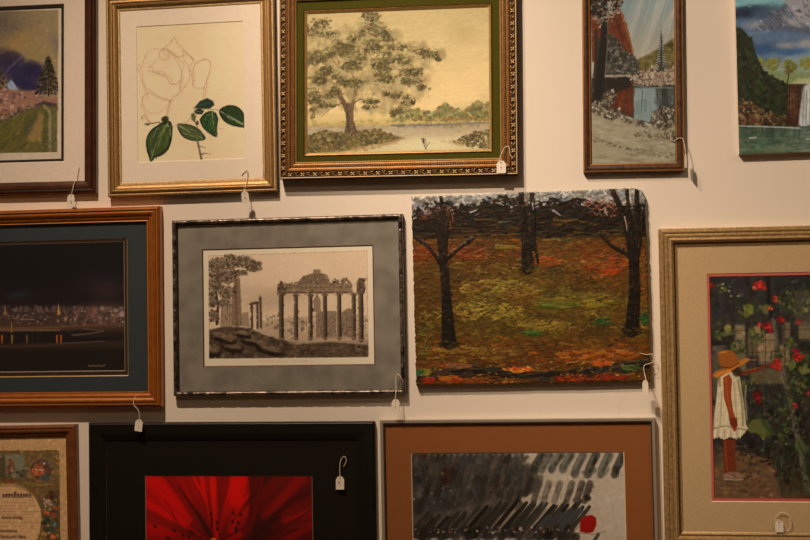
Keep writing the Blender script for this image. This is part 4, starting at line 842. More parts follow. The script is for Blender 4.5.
    p.poly([(297, 284), (303, 276), (310, 274.5), (314, 273), (320, 273), (327, 275), (331, 284)], (112, 92, 70), 1, .8); p.poly([(313, 273.5), (313.5, 269.5), (320, 269.5), (320.5, 273.5)], (124, 102, 78), 1, .6); p.scatter([(298, 284), (304, 276), (314, 272), (326, 274), (331, 284)], 90, (.4, 1.4), [(76, 60, 46), (146, 122, 94), (96, 78, 58)])
    p.scatter([(330, 284), (334, 278), (340, 281), (346, 277), (351, 283)], 90, (.5, 1.3), [(76, 62, 46), (104, 86, 66), (60, 48, 36)]); p.scatter([(278, 292), (277, 283), (282, 281), (285, 290)], 60, (.5, 1.4), [(64, 52, 40), (92, 76, 58)]); p.scatter([(286, 284), (300, 281), (300, 286), (286, 287)], 40, (.4, 1.2), [(84, 68, 52), (110, 90, 70)])
    p.poly([(356, 293), (357, 288), (356, 284), (359, 278), (367, 278.5), (364, 283), (366, 288), (364, 294)], (92, 75, 57), 1, .7); p.scatter(('e', 361, 286, 4, 7), 50, (.4, 1.2), [(62, 50, 38), (120, 98, 76)])
    p.scatter([(350, 330), (356, 332), (356, 338), (338, 338)], 30, (.5, 1.4), [(110, 90, 68), (140, 116, 90)])
    for a_, b_ in [((208.5, 256), (367, 250.7)), ((367, 250.7), (368.3, 357)), ((208.5, 256), (209, 358.6))]: p.line([a_, b_], .5, (120, 98, 76), .6)
    p.mottle(1600, (.6, 2.2), .14)
    # white margin again and the faint caption under the plate
    mg = (196, 168, 136)
    p.poly([(200, 246), (208.4, 246), (209, 359), (209, 368), (200, 368)], mg, 1, .4); p.poly([(200, 359), (368.5, 357.3), (380, 357), (380, 370), (200, 370)], mg, 1, .4); p.poly([(367.6, 245), (380, 245), (380, 362), (368.8, 362)], mg, 1, .4)
    segs = 'TEMPIO DELLA CONCORDIA'; x = 258.5
    glyph = {'T': 'a', 'E': 'b', 'M': 'c', 'P': 'd', 'I': 'e', 'O': 'f', 'D': 'g', 'L': 'h', 'A': 'i', 'C': 'j', 'N': 'k', 'R': 'l'}
    S_ = {'T': [[(0, 0), (1, 0)], [(.5, 0), (.5, 1)]], 'E': [[(1, 0), (0, 0), (0, 1), (1, 1)], [(0, .5), (.8, .5)]], 'M': [[(0, 1), (0, 0), (.5, .6), (1, 0), (1, 1)]], 'P': [[(0, 1), (0, 0), (1, 0), (1, .5), (0, .5)]], 'I': [[(.5, 0), (.5, 1)]], 'O': [[(0, 0), (1, 0), (1, 1), (0, 1), (0, 0)]], 'D': [[(0, 0), (.8, .1), (1, .5), (.8, .9), (0, 1), (0, 0)]], 'L': [[(0, 0), (0, 1), (1, 1)]], 'A': [[(0, 1), (.5, 0), (1, 1)], [(.2, .6), (.8, .6)]], 'C': [[(1, 0), (0, .1), (0, .9), (1, 1)]], 'N': [[(0, 1), (0, 0), (1, 1), (1, 0)]], 'R': [[(0, 1), (0, 0), (1, 0), (1, .5), (0, .5), (1, 1)]]}
    for ch in segs:
        if ch != ' ':
            for st_ in S_[ch]: p.line([(x + a * 1.6, 360.6 + b * 1.9 - (x - 258) * .009) for a, b in st_], .35, (150, 126, 100), .6)
        x += 2.5
    p.build('ruins_engraving', PAPER, o, g0)
    sheet('glass', o, g0, sight, .0156, GLASS); slab('backing_board', o, g0, sight, .002, .008, BACKING)

# ---------------------------------------------------------------- 8: thick autumn oil canvas
def art_autumn():
    an = .00927; lv = .82
    L, R, B, T = -.4685, .1663, -.1757, .3452
    o, g0 = artwork('canvas_painting', 'unframed thick impasto oil canvas of three dark trees in an orange autumn field', 'painting', an, L, R, B, T)
    p = Picture(L, R, B, T, .0200, an, (122, 112, 96), lv, seed=61, res=.0016)
    rg = p.rng
    def stroke(x, y, l, a, wd, c, al=.85, hh=.6):
        dx, dy = math.cos(a) * l / 2, math.sin(a) * l / 2; k = rg.uniform(-.5, .5) * l * .15
        c = np.clip(np.array(c) + rg.normal(0, 7), 0, 255)
        p.line([(x - dx, y - dy), (x + k * math.sin(a), y + k), (x + dx, y + dy)], wd, c, al, wd * .5, .8, hh)
    SKY = [(170, 158, 138), (142, 134, 122), (186, 174, 154), (112, 110, 104), (150, 138, 116), (128, 128, 126)]
    DARK = [(28, 24, 16), (40, 34, 22), (22, 20, 16), (52, 42, 26), (34, 36, 26), (56, 32, 22)]
    OLIVE = [(96, 80, 26), (112, 92, 32), (82, 66, 22), (130, 108, 42), (74, 62, 26), (120, 88, 30), (100, 70, 24)]
    ORANGE = [(140, 70, 22), (120, 62, 20), (160, 82, 28), (106, 64, 24), (128, 84, 30)]
    BROWN = [(90, 56, 22), (76, 48, 20), (104, 64, 26), (64, 42, 20), (98, 74, 30)]
    # underpainting
    p.poly([(400, 236), (660, 234), (665, 400), (400, 400)], (98, 66, 24), 1, 3)
    p.poly([(405, 206), (440, 200), (470, 204), (500, 198), (530, 203), (560, 197), (590, 200), (620, 206), (660, 200), (660, 236), (405, 238)], (34, 28, 20), 1, 3)
    for cx, cy, rx, ry, c in [(430, 255, 30, 14, (112, 58, 22)), (480, 255, 40, 10, (96, 56, 22)), (600, 262, 50, 16, (120, 60, 20)), (520, 290, 70, 16, (98, 80, 28)), (440, 300, 30, 40, (92, 60, 24)), (620, 300, 40, 30, (98, 66, 24)), (540, 320, 90, 18, (94, 76, 26)), (530, 360, 120, 14, (104, 60, 24))]: p.blob(cx, cy, rx, ry, 0, c, .8, 1.2)
    # base layers by zone
    for i in range(3000):
        x = rg.uniform(412, 652); y = rg.uniform(236, 388) if rg.random() < .9 else rg.uniform(210, 236)
        t = (x - 413) / 238; yy = y
        if yy < 214: c = DARK
        elif yy < 238: c = DARK if rg.random() < .72 else [(96, 70, 24), (70, 50, 22)]
        elif yy < 262: c = (BROWN + ORANGE) if (t < .45 or t > .7) else (OLIVE[:4] + BROWN[:2])
        elif yy < 290: c = (OLIVE + BROWN) if t < .75 else (ORANGE + BROWN)
        elif yy < 338: c = OLIVE + BROWN[:2]
        elif yy < 362: c = BROWN + ORANGE + [(124, 96, 36)]
        else: c = ORANGE + BROWN + [(40, 34, 22), (96, 92, 36)]
        stroke(x, y, rg.uniform(2.5, 9), rg.normal(0, .4), rg.uniform(.9, 2.6), c[rg.integers(len(c))], rg.uniform(.35, .8))
    for i in range(520):      # sky daubs
        x = rg.uniform(412, 650); t = (x - 413) / 238; lim = 207 - 3 * math.sin(t * 9) - (4 if .28 < t < .5 else 0) - (6 if .52 < t < .72 else 0) + (13 if t < .09 else 0) + (7 if .1 < t < .2 else 0) + (4 if t > .85 else 0)
        y = rg.uniform(185, max(lim, 194)); stroke(x, y, rg.uniform(2, 7), rg.uniform(-1.2, 1.2), rg.uniform(1.4, 3.2), SKY[rg.integers(6)], .9, .9)
    for i in range(150):
        x = rg.uniform(413, 650); y = rg.uniform(222, 242); stroke(x, y, rg.uniform(6, 18), rg.normal(0, .07), rg.uniform(1, 2.4), [(96, 68, 24), (84, 50, 22), (66, 46, 20), (110, 84, 30), (60, 62, 32)][rg.integers(5)], .75, .5)
    for i in range(700):      # dark wood line
        x = rg.uniform(414, 648); t = (x - 413) / 238; top = 206 - (8 if .3 < t < .5 else 0) - (7 if .55 < t < .74 else 0) + (10 if t < .09 else 0)
        y = top + (232 + 6 * math.sin(t * 14) - top) * rg.random() ** 1.15; stroke(x, y, rg.uniform(3, 9), rg.normal(0, .35), rg.uniform(1.2, 3), DARK[rg.integers(6)], .85, .35)
    for i in range(60): stroke(rg.uniform(420, 640), rg.uniform(196, 216), rg.uniform(2, 5), rg.uniform(-1.2, 1.2), rg.uniform(.8, 1.6), SKY[rg.integers(6)], .45, .4)
    for (x, y, l, a, wd, c) in [(474, 211, 8, -.4, 1.6, (176, 168, 154)), (500, 204, 8, .3, 1.4, (160, 154, 140)), (488, 196, 12, .2, 2, (166, 158, 146)), (557, 213, 9, .6, 2, (158, 152, 142)), (566, 200, 10, -.2, 2, (130, 140, 146)), (505, 222, 12, -.1, 1.4, (86, 92, 60)), (566, 220, 24, 0, 2.2, (112, 80, 28)), (486, 220, 22, 0, 1.6, (90, 64, 28)), (506, 247, 18, 0, 5, (120, 100, 30)), (450, 224, 10, 1.4, 2, (128, 60, 34)), (448, 214, 14, 1.5, 2.2, (120, 66, 44)), (470, 232, 14, 0, 2, (84, 58, 26)), (552, 241, 16, .05, 2.4, (110, 78, 28)), (612, 208, 10, .8, 2.4, (132, 74, 56)), (590, 203, 10, .4, 2, (120, 70, 54)), (606, 212, 8, 1.2, 2, (150, 120, 104)), (625, 222, 16, 1.35, 1.6, (150, 120, 100))]:
        stroke(x, y, l, a, wd, c, .9, 1)
    for i in range(60): stroke(rg.uniform(588, 620), rg.uniform(200, 216), rg.uniform(2, 5), rg.uniform(-1, 1), 1.3, [(128, 64, 48), (96, 44, 34), (154, 110, 90)][rg.integers(3)], .8, .9)
    for i in range(40): stroke(rg.uniform(420, 445), rg.uniform(208, 220), rg.uniform(2, 5), rg.uniform(-1, 1), 1.3, [(120, 64, 48), (96, 54, 40)][rg.integers(2)], .7, .9)
    # coloured accents
    def patch(cx, cy, rx, ry, n, cols, l=(3, 9), a=.25, wd=(1, 2.4)):
        for i in range(n):
            t = rg.random() * 6.28; q = math.sqrt(rg.random()); stroke(cx + rx * q * math.cos(t), cy + ry * q * math.sin(t), rg.uniform(*l), rg.normal(0, a), rg.uniform(*wd), cols[rg.integers(len(cols))], .85, .8)
    patch(424, 252, 10, 6, 40, [(134, 62, 22), (116, 56, 22)]); patch(470, 253, 20, 6, 60, [(130, 58, 24), (112, 56, 24)]); patch(548, 262, 14, 5, 40, [(150, 70, 24), (160, 84, 34)]); patch(608, 264, 22, 8, 90, [(140, 62, 20), (150, 74, 24), (118, 62, 24)]); patch(610, 272, 12, 3, 24, [(160, 66, 22)])
    patch(500, 290, 40, 10, 160, [(134, 112, 42), (150, 126, 54), (110, 92, 32), (142, 116, 46)], (3, 8)); patch(480, 312, 46, 10, 140, [(140, 116, 44), (104, 90, 34), (156, 130, 52)], (3, 9), .4); patch(575, 300, 44, 8, 110, [(110, 98, 32), (96, 90, 30), (140, 112, 38)], (6, 14), .12)
    patch(540, 326, 30, 5, 40, [(150, 124, 46), (130, 104, 36)], (5, 12)); patch(560, 306, 22, 3, 20, [(82, 92, 34), (96, 104, 40)], (6, 12), .1)
    patch(534, 333, 9, 2.4, 24, [(54, 100, 40), (70, 112, 46), (40, 78, 34)], (4, 9), .15); patch(604, 322, 9, 3.6, 30, [(36, 74, 34), (48, 84, 38), (62, 84, 40)], (4, 9), .2); patch(645, 318, 4, 7, 22, [(34, 76, 36), (46, 90, 44)], (3, 7), .5)
    patch(600, 356, 40, 8, 120, [(150, 78, 24), (132, 64, 20), (160, 100, 36)], (5, 13), .12); patch(470, 354, 50, 7, 110, [(124, 92, 34), (144, 112, 44), (110, 66, 26)], (4, 11), .15)
    patch(425, 335, 7, 22, 60, [(126, 108, 42), (84, 70, 30)], (3, 8), 1.4); patch(640, 285, 6, 22, 50, [(140, 76, 28), (104, 68, 26)], (3, 9), 1.2)
    for i in range(700):
        x = rg.uniform(413, 650); y = rg.uniform(240, 366); stroke(x, y, rg.uniform(1.5, 5), rg.normal(0, .6), rg.uniform(.7, 1.6), [(60, 42, 18), (150, 124, 56), (116, 66, 24), (54, 44, 20), (134, 100, 40)][rg.integers(5)], .6, .7)
    for i in range(60): p.blob(rg.uniform(413, 650), rg.uniform(245, 370), rg.uniform(6, 18), rg.uniform(2, 6), rg.normal(0, .2), [(70, 46, 18), (110, 58, 22), (60, 50, 22), (120, 96, 36)][rg.integers(4)], .28, 1)
    # bottom band: dark curve with red and orange
    for i in range(420):
        x = rg.uniform(413, 652); t = (x - 413) / 238; yc = 374 + 3.5 * math.sin(t * 9.5 + 2.2) - 6 * t + 2
        stroke(x, yc + rg.normal(0, 2.6), rg.uniform(5, 13), .12 * math.cos(t * 9.5 + 2.2) - .04, rg.uniform(1, 2.4), [(30, 30, 24), (44, 38, 26), (60, 44, 40), (36, 52, 36), (84, 60, 48)][rg.integers(5)], .85, .8)
    for cx, cy, rx, ry, cols in [(428, 381, 8, 3, [(176, 44, 24), (120, 50, 24)]), (452, 379, 12, 3.6, [(180, 52, 24), (170, 84, 34), (150, 106, 40)]), (478, 382, 16, 3, [(140, 70, 26), (110, 60, 26)]), (520, 370, 16, 2.4, [(196, 84, 28), (210, 140, 50), (180, 60, 24)]), (575, 379, 20, 4, [(176, 58, 24), (150, 64, 24), (110, 44, 20), (60, 40, 22)]), (612, 377, 18, 3, [(176, 48, 24), (140, 50, 22), (90, 44, 22)]), (512, 384, 14, 2, [(110, 60, 28), (150, 90, 40)]), (425, 372, 6, 3, [(120, 120, 46), (170, 120, 48)]), (420, 373, 3, 3, [(54, 96, 54)]), (603, 364, 12, 2.4, [(178, 84, 28)]), (632, 368, 10, 3, [(48, 72, 40), (96, 104, 50)]), (590, 384, 20, 1.6, [(120, 92, 40), (60, 44, 24)]), (456, 366, 18, 2, [(150, 70, 30), (120, 92, 60)])]:
        patch(cx, cy, rx, ry, int(rx * ry * 1.0) + 6, cols, (2, 7), .3, (1, 2.2))
    for i in range(40): stroke(rg.uniform(414, 650), rg.uniform(362, 385), 2, rg.uniform(-1, 1), 1.0, (196, 150, 74), .8, 1)
    # the three trees
    def trunk(P, wds, hl=None):
        for i in range(len(P) - 1):
            p.line([P[i], P[i + 1]], wds[i], (30, 24, 18), .97, wds[i + 1], .8, 1.2)
        for i in range(int(12 * len(P))):
            k = rg.integers(len(P) - 1); t = rg.random(); x = P[k][0] + (P[k + 1][0] - P[k][0]) * t; y = P[k][1] + (P[k + 1][1] - P[k][1]) * t; wv = wds[k] * .4
            stroke(x + rg.uniform(-wv, wv), y, rg.uniform(2, 6), 1.57 + rg.normal(0, .2), rg.uniform(.7, 1.5), [(20, 18, 14), (44, 36, 26), (64, 48, 36), (26, 26, 26), (86, 54, 34)][rg.integers(5)], .85, 1.2)
    trunk([(440.5, 194), (443, 212), (444, 232), (443, 258), (446, 290), (449, 342)], [3, 4.5, 8, 9, 9, 15]); trunk([(432, 209), (438, 224), (441, 250)], [3, 5, 6]); trunk([(451, 208), (447, 225), (445, 246)], [2, 3, 4])
    trunk([(416, 238), (428, 246), (440, 262)], [3.4, 3, 4]); trunk([(474, 238), (462, 246), (448, 258)], [2, 2.6, 4])
    trunk([(521, 192), (523, 220), (526, 245), (528, 268)], [5, 6.5, 9, 13]); trunk([(532, 193), (533, 220), (532, 248)], [4.5, 5, 7]); trunk([(538, 262), (534, 240)], [2, 3])
    trunk([(612, 190), (619, 204), (626, 222), (631, 244), (634, 262), (635, 290), (632, 330)], [5, 6, 6.5, 9, 10, 11, 14]); trunk([(627, 189), (628, 205), (630, 225), (632, 245)], [3, 3.5, 6, 8]); trunk([(637, 190), (637, 205), (637, 232), (635, 260)], [4.5, 5, 7, 8]); trunk([(600, 234), (612, 246), (630, 256)], [2.2, 3.4, 5]); trunk([(643, 212), (640, 240), (636, 262)], [3, 4, 5])
    for x, y, l, c in [(626, 224, 14, (176, 148, 122)), (452, 216, 12, (160, 96, 64)), (438, 196, 10, (180, 168, 150)), (541, 196, 10, (170, 160, 146)), (631, 200, 10, (190, 176, 158)), (527, 202, 9, (128, 84, 56)), (533, 206, 7, (160, 150, 136))]: stroke(x, y, l, 1.4, 1.5, c, .9, 1.2)
    for cx, cy in [(448, 344), (528, 268), (632, 332)]: patch(cx, cy, 9, 4, 34, [(30, 25, 18), (58, 46, 24), (48, 56, 28), (96, 72, 28), (34, 28, 20)], (2, 7), .5)
    p.mottle(2600, (.6, 2.6), .2, (-.5, .5), (.2, .5)); p.grain(.14, .9, 1.6, 2)
    for _ in range(1):
        hp = np.pad(p.h, 1, mode='edge'); p.h = (hp[1:-1, 1:-1] * 4 + hp[:-2, 1:-1] + hp[2:, 1:-1] + hp[1:-1, :-2] + hp[1:-1, 2:]) / 8
    p.h += .5 * vnoise(p.ny, p.nx, 3.0 * p.k, p.rng, 2, 1.8)
    side = material('paint_smeared_edge', alb((70, 54, 36), lv), .7, var=.5, vscale=60, color2=alb((120, 100, 74), lv))
    # ragged outline
    ob = p.build('painted_canvas', OIL, o, g0, relief=.0007, sides=side)
    me = ob.data; nv = len(me.vertices); co = np.empty(nv * 3, np.float32); me.vertices.foreach_get('co', co); co = co.reshape(-1, 3)
    W, Hh = R - L, T - B; r1 = np.random.default_rng(9); tab = r1.normal(0, 1, (4, 400))
    def wob(t, k): x = t / .006; i = x.astype(int) % 399; f = x - np.floor(x); return tab[k][i] * (1 - f) + tab[k][i + 1] * f
    xx, zz = co[:, 0] + W / 2, co[:, 2]
    for k, (dist, tt, ax, sg) in enumerate([(xx, zz, 0, 1), (W - xx, zz, 0, -1), (zz, xx, 2, 1), (Hh - zz, xx, 2, -1)]):
        fall = np.clip(1 - dist / .012, 0, 1); co[:, ax] += sg * fall * .0009 * wob(np.clip(tt, 0, 10), k)
        rnd = np.clip(1 - dist / .004, 0, 1) ** 2; front = co[:, 1] < -.01; co[:, 1] += np.where(front, rnd * .0018, 0)
    # the upper right corner is rounded over
    dx_, dz_ = W - xx, Hh - zz; cr = np.clip(1 - (dx_ + dz_) / .03, 0, 1); co[:, 0] -= cr * .006; co[:, 2] -= cr * .007
    me.vertices.foreach_set('co', co.ravel()); me.update()

# ---------------------------------------------------------------- 9: child among roses print
def art_roses_child():
    an = -.0028; lv = .64
    out = (.1968, .9700, -.6230, .2343); sight = (.2464, .9204, -.5740, .1870); win = (.3207, .8460, -.4950, .1122); pr = (.3280, .8387, -.4868, .1040)
    o, g0 = artwork('framed_garden_print', 'wide champagne-gold frame with tan mat and print of child in straw hat among red roses', 'framed picture', an, *out)
    ch = material('champagne_gilt', alb((140, 108, 68), .45), .3, .55, var=.22, vscale=130, bump=.15, bscale=600); dk = material('umber_groove', alb((64, 46, 28), lv), .45, .2); hi = material('pale_champagne_edge', alb((184, 150, 106), .5), .25, .6)
    prof = [(0, .001), (0, .024)] + curve((0, .024), (.0030, .0275), .0006, 3) + curve((.0030, .0275), (.0130, .0290), .0014, 5) + [(.0140, .0275)] + curve((.0140, .0275), (.0235, .0285), .0010, 5) + [(.0250, .0272), (.0300, .0290), (.0318, .0290)] + curve((.0318, .0290), (.0490, .0152), -.0016, 8) + [(.0496, .0130)]
    n = len(prof) - 1; st = [0] + [0] * 3 + [0] * 5 + [1] + [0] * 5 + [0, 0, 2] + [0, 0, 0, 1, 1, 0, 0, 2] + [1]
    ringpart('frame_moulding', o, g0, out, prof, [ch, dk, hi], (st + [1] * n)[:n])
    matboard(o, g0, sight, win, .0140, material('tan_mat', alb((168, 136, 94), lv), .9, var=.04, vscale=120, bump=.05, bscale=500))
    matboard(o, g0, (win[0] - .005, win[1] + .005, win[2] - .005, win[3] + .005), pr, .0124, material('coral_mat', alb((172, 84, 66), lv), .85), 'inner_mat', .0014, .0016, material('coral_bevel', alb((120, 44, 34), lv), .8))
    p = Picture(pr[0] - .002, pr[1] + .002, pr[2] - .002, pr[3] + .002, .0108, an, (48, 48, 42), lv, seed=71)
    rg = p.rng
    p.rows(760, [(275, (50, 50, 48)), (320, (54, 52, 46)), (400, (46, 46, 40)), (450, (40, 40, 34)), (470, (60, 48, 36)), (500, (90, 68, 46))])
    for i in range(900):
        x = rg.uniform(709, 880); y = rg.uniform(275, 470); c = [(44, 44, 42), (60, 60, 58), (36, 36, 34), (70, 62, 50), (54, 58, 48), (74, 68, 58)][rg.integers(6)]
        p.blob(x, y, rg.uniform(1, 2.6), rg.uniform(3, 9), rg.normal(0, .25), c, .45, .9)
    # pale wall patches behind lattice
    for x0, y0, x1, y1, c in [(735, 325, 745, 350, (148, 124, 88)), (748, 328, 760, 356, (110, 94, 66)), (759, 332, 775, 364, (160, 130, 90)), (776, 345, 790, 366, (150, 124, 86)), (712, 345, 724, 400, (96, 88, 66)), (735, 350, 747, 375, (120, 104, 74)), (783, 322, 790, 345, (128, 108, 78)), (798, 322, 812, 340, (136, 116, 82)), (794, 290, 812, 326, (84, 76, 62)), (750, 368, 786, 384, (112, 96, 66)), (812, 300, 880, 360, (96, 84, 62))]:
        p.poly([(x0, y0), (x1, y0), (x1, y1), (x0, y1)], c, .75, 2.5)
    for x in (746, 752, 765, 784, 798, 815): p.line([(x, 318), (x + .6, 372)], 1.1, (56, 52, 38), .7)
    for y in (330, 340, 352, 362): p.line([(735, y + 1), (812, y - 1)], .9, (50, 46, 36), .55)
    p.line([(711, 344), (734, 343)], 3, (32, 34, 30), .8); p.line([(712, 450), (760, 444)], 2, (100, 92, 70), .5, 1, 2)
    # tree / canes
    p.line([(768, 275), (769, 300), (772, 322)], 4, (34, 34, 32), .85, 3, 2); p.line([(773, 320), (777, 345), (782, 370), (790, 400), (796, 430), (802, 460), (808, 490)], 4, (104, 92, 76), .95, 5.5, 1.2); p.line([(775, 325), (784, 380), (797, 436)], 1, (66, 58, 48), .6)
    p.line([(782, 300), (790, 285), (796, 276)], 2, (34, 36, 36), .8, .8); p.line([(786, 291), (778, 280)], 2, (36, 38, 38), .8, .8)
    p.line([(752, 318), (751, 340), (756, 368), (768, 410)], 1.2, (90, 80, 48), .6, .8); p.line([(762, 380), (765, 420), (764, 450)], 1, (96, 88, 64), .6)
    G = [(72, 78, 38), (96, 98, 50), (56, 66, 36), (44, 54, 34), (110, 106, 60), (62, 76, 56)]
    # foliage
    for cx, cy, rx, ry, n in [(748, 310, 9, 6, 40), (722, 332, 10, 7, 36), (736, 348, 8, 8, 50), (766, 308, 6, 5, 24), (757, 336, 8, 8, 60), (786, 300, 8, 12, 44), (792, 348, 8, 12, 50), (800, 360, 10, 10, 60), (776, 360, 7, 10, 40), (722, 288, 9, 5, 16), (800, 300, 12, 14, 40), (745, 384, 12, 8, 50), (796, 384, 14, 12, 80), (840, 340, 30, 60, 240), (784, 420, 16, 26, 110), (760, 404, 8, 14, 30)]:
        p.scatter(('e', cx, cy, rx, ry), n, (1, 2.8), G, (0, 3.14), (.35, .8), (.5, .9))
    p.scatter([(744, 400), (800, 390), (880, 400), (880, 490), (760, 480), (748, 450)], 520, (1, 3.4), [(36, 42, 30), (28, 32, 26), (56, 64, 38), (70, 76, 46), (44, 48, 44), (24, 26, 22)], (0, 3.14), (.3, .8), (.4, .85))
    p.scatter([(748, 404), (762, 400), (766, 440), (750, 446)], 40, (1.5, 4), [(52, 50, 50), (36, 36, 34)])
    for P_, c in [([(746, 428), (752, 420), (760, 419), (764, 424), (768, 436), (764, 440), (756, 433), (750, 433)], (96, 98, 52)), ([(760, 418), (768, 421), (771, 432), (767, 438)], (70, 80, 44)), ([(794, 444), (800, 438), (806, 446), (812, 448), (804, 456), (796, 452)], (84, 90, 54)), ([(743, 308), (748, 304), (754, 306), (753, 313), (746, 315)], (112, 112, 50)), ([(742, 314), (746, 310), (750, 316), (745, 318)], (96, 98, 46)), ([(760, 308), (766, 304), (771, 309), (766, 313)], (98, 98, 52)), ([(719, 334), (728, 330), (734, 334), (724, 337)], (92, 92, 52)), ([(724, 327), (730, 325), (732, 331), (726, 332)], (122, 116, 58)), ([(788, 366), (794, 358), (796, 366), (790, 372)], (98, 104, 48)), ([(798, 370), (808, 366), (812, 372), (802, 375)], (110, 108, 58))]:
        p.poly(P_, c, .95, .8)
    # long grass bottom right
    for i in range(420):
        x = rg.uniform(762, 875); y = rg.uniform(452, 500); l = rg.uniform(6, 14); a = rg.normal(1.5, .5)
        p.line([(x, y), (x + math.cos(a) * l, y - math.sin(a) * l)], 1.1, [(48, 56, 36), (66, 74, 46), (84, 88, 58), (34, 40, 30)][rg.integers(4)], .7, .4)
    # path
    path = [(713, 456), (730, 450), (760, 456), (772, 462), (776, 476), (782, 499), (713, 500)]
    p.poly(path, (112, 82, 54), .9, 2.5); p.scatter(path, 260, (1.2, 4), [(126, 92, 60), (96, 70, 48), (140, 102, 70), (86, 66, 44), (112, 88, 58), (78, 74, 52)], (-.3, .3), (.25, .6), (.3, .6), .7)
    p.scatter([(713, 444), (722, 444), (722, 466), (713, 470)], 40, (1, 2.6), [(88, 76, 56), (70, 60, 44)]); p.scatter([(736, 448), (770, 448), (776, 464), (746, 466)], 60, (1, 3), [(50, 40, 30), (70, 54, 40), (34, 30, 26)], (-.2, .2), (.3, .5)); p.line([(726, 481), (745, 479), (752, 475)], 1.6, (46, 34, 26), .7, 1, 1)
    p.mottle(1500, (.8, 3), .28, (0, 3.1), (.3, .9))
    for i in range(260):
        x = rg.uniform(730, 880); y = rg.uniform(278, 450); c = [(60, 66, 40), (40, 42, 38), (88, 86, 52), (30, 32, 30), (92, 80, 60), (112, 104, 70)][rg.integers(6)]
        p.line([(x, y), (x + rg.normal(0, 2), y + rg.normal(0, 3))], rg.uniform(.6, 1.6), c, .6, .5)
    # child: skin, dress, arms, hat
    sk = (144, 66, 34); sk2 = (116, 48, 26)
    p.poly([(723, 440), (731, 440), (730, 458), (731, 474), (726, 476), (724, 470)], sk2, 1, .6); p.poly([(729, 440), (736, 440), (735, 458), (737, 470), (731, 475), (730, 460)], (112, 52, 30), 1, .6); p.line([(725, 442), (727, 470)], 1.4, (150, 74, 42), .7)
    p.poly([(722, 475), (730, 472), (738, 473), (744, 476), (742, 480), (732, 480), (724, 479)], (134, 100, 76), 1, .6); p.line([(724, 479.6), (736, 480.4), (743, 479.6)], .9, (176, 150, 118), .8); p.line([(730, 474), (736, 477)], 1, (80, 50, 36), .7); p.line([(726, 475.4), (732, 477)], .7, (170, 140, 108), .7)
    dress = [(718, 380), (722, 374), (732, 372), (739, 374), (741, 384), (744, 404), (746, 424), (748, 429), (742, 436), (736, 439), (730, 437), (724, 440), (719, 437), (713.5, 439), (712.5, 429), (715, 410), (717, 394)]
    p.poly(dress, (186, 166, 128), 1, .8)
    for q, c, wd in [([(720, 380), (717, 405), (716, 428)], (186, 168, 136), 3), ([(738, 380), (742, 404), (743, 426)], (136, 118, 86), 2.4), ([(734, 382), (737, 426)], (150, 130, 96), 1.1), ([(741, 384), (744, 420)], (146, 122, 80), 1.0), ([(728, 400), (726, 428)], (190, 174, 142), 2), ([(714, 406), (713.5, 430)], (128, 114, 86), 1.4), ([(746, 386), (745, 398), (747, 420)], (150, 138, 108), 1.6), ([(722, 392), (720, 426)], (140, 122, 92), 1)]: p.line(q, wd, c, .75, wd * .8, 1)
    p.line([(713, 429), (724, 426), (736, 428), (746, 430)], 1.2, (130, 112, 82), .8)
    for i in range(9): x = 715 + i * 3.2; p.line([(x, 430), (x - .5, 438)], 1.1, [(206, 186, 148), (156, 136, 104)][i % 2], .75, 1.4)
    p.poly([(723, 378), (729, 374), (732, 380), (731, 396), (733, 410), (736, 420), (737, 430), (734, 432), (730, 424), (728, 412), (724, 398)], sk, 1, .6); p.line([(726, 378), (727, 396), (731, 412)], 1.6, (170, 86, 48), .7, 1.2, 1); p.poly([(730, 418), (737, 418), (737.5, 426), (734, 428.5), (730, 424)], sk2, 1, .5)
    p.line([(739, 374), (748, 372), (758, 370), (764, 366), (772, 367), (778, 370)], 3.4, sk2, 1, 1.8, .6); p.line([(746, 371), (758, 368)], 1, (160, 84, 48), .7); p.blob(737, 372, 4.4, 4.6, 0, (60, 44, 34), .9, .5); p.line([(719, 372), (720, 386)], 2, (120, 84, 40), .6)
    p.line([(742, 380), (748, 410)], 1, (110, 100, 76), .6)
    p.poly([(718.5, 362), (718, 354), (722, 350.5), (730, 350), (735, 353), (738, 359), (739, 364), (731, 369), (722, 369)], (146, 84, 34), 1, .6); p.poly([(712, 376), (716, 371), (726, 369), (735, 364), (744, 358), (750, 358.5), (748, 362), (738, 367), (728, 373), (718, 378)], (174, 102, 40), 1, .6)
    p.line([(719, 367), (730, 368), (739, 363)], 1.4, (94, 48, 22), .85, 1.2); p.line([(720, 353), (726, 352)], 1.6, (186, 120, 62), .7); p.line([(716, 375), (730, 371)], 1.6, (200, 132, 62), .6); p.line([(744, 360), (756, 360)], 1, (150, 120, 74), .7)
    # roses
    for x, y, r_, c in [(757.5, 285.5, 5.2, (186, 44, 32)), (760, 283, 3, (206, 62, 48)), (754.5, 288, 2.6, (214, 92, 74)), (711.5, 285, 3.6, (130, 36, 30)), (775, 299, 3.6, (160, 66, 44)), (770.5, 308, 2.6, (180, 78, 50)), (768, 326, 4.6, (182, 40, 38)), (771, 331, 3, (160, 30, 34)), (760, 324, 2.6, (196, 60, 54)), (781, 320, 4, (158, 40, 38)), (799, 322, 3, (170, 60, 56)), (777, 364, 5, (196, 50, 46)), (779, 368, 3.4, (178, 58, 44)), (797, 352, 3.6, (158, 32, 52)), (798, 358, 4.4, (186, 42, 36)), (756, 395, 4.6, (112, 20, 28)), (758, 400, 3.6, (128, 26, 30)), (795.5, 405.5, 2.8, (170, 50, 48)), (811, 392, 4, (160, 56, 48)), (840, 330, 5, (180, 44, 40)), (855, 380, 5, (180, 44, 40)), (830, 430, 4, (160, 44, 40))]:
        p.blob(x, y, r_ * .9, r_ * .75, rg.uniform(0, 3), tuple(v * .8 for v in c), .85, .6)
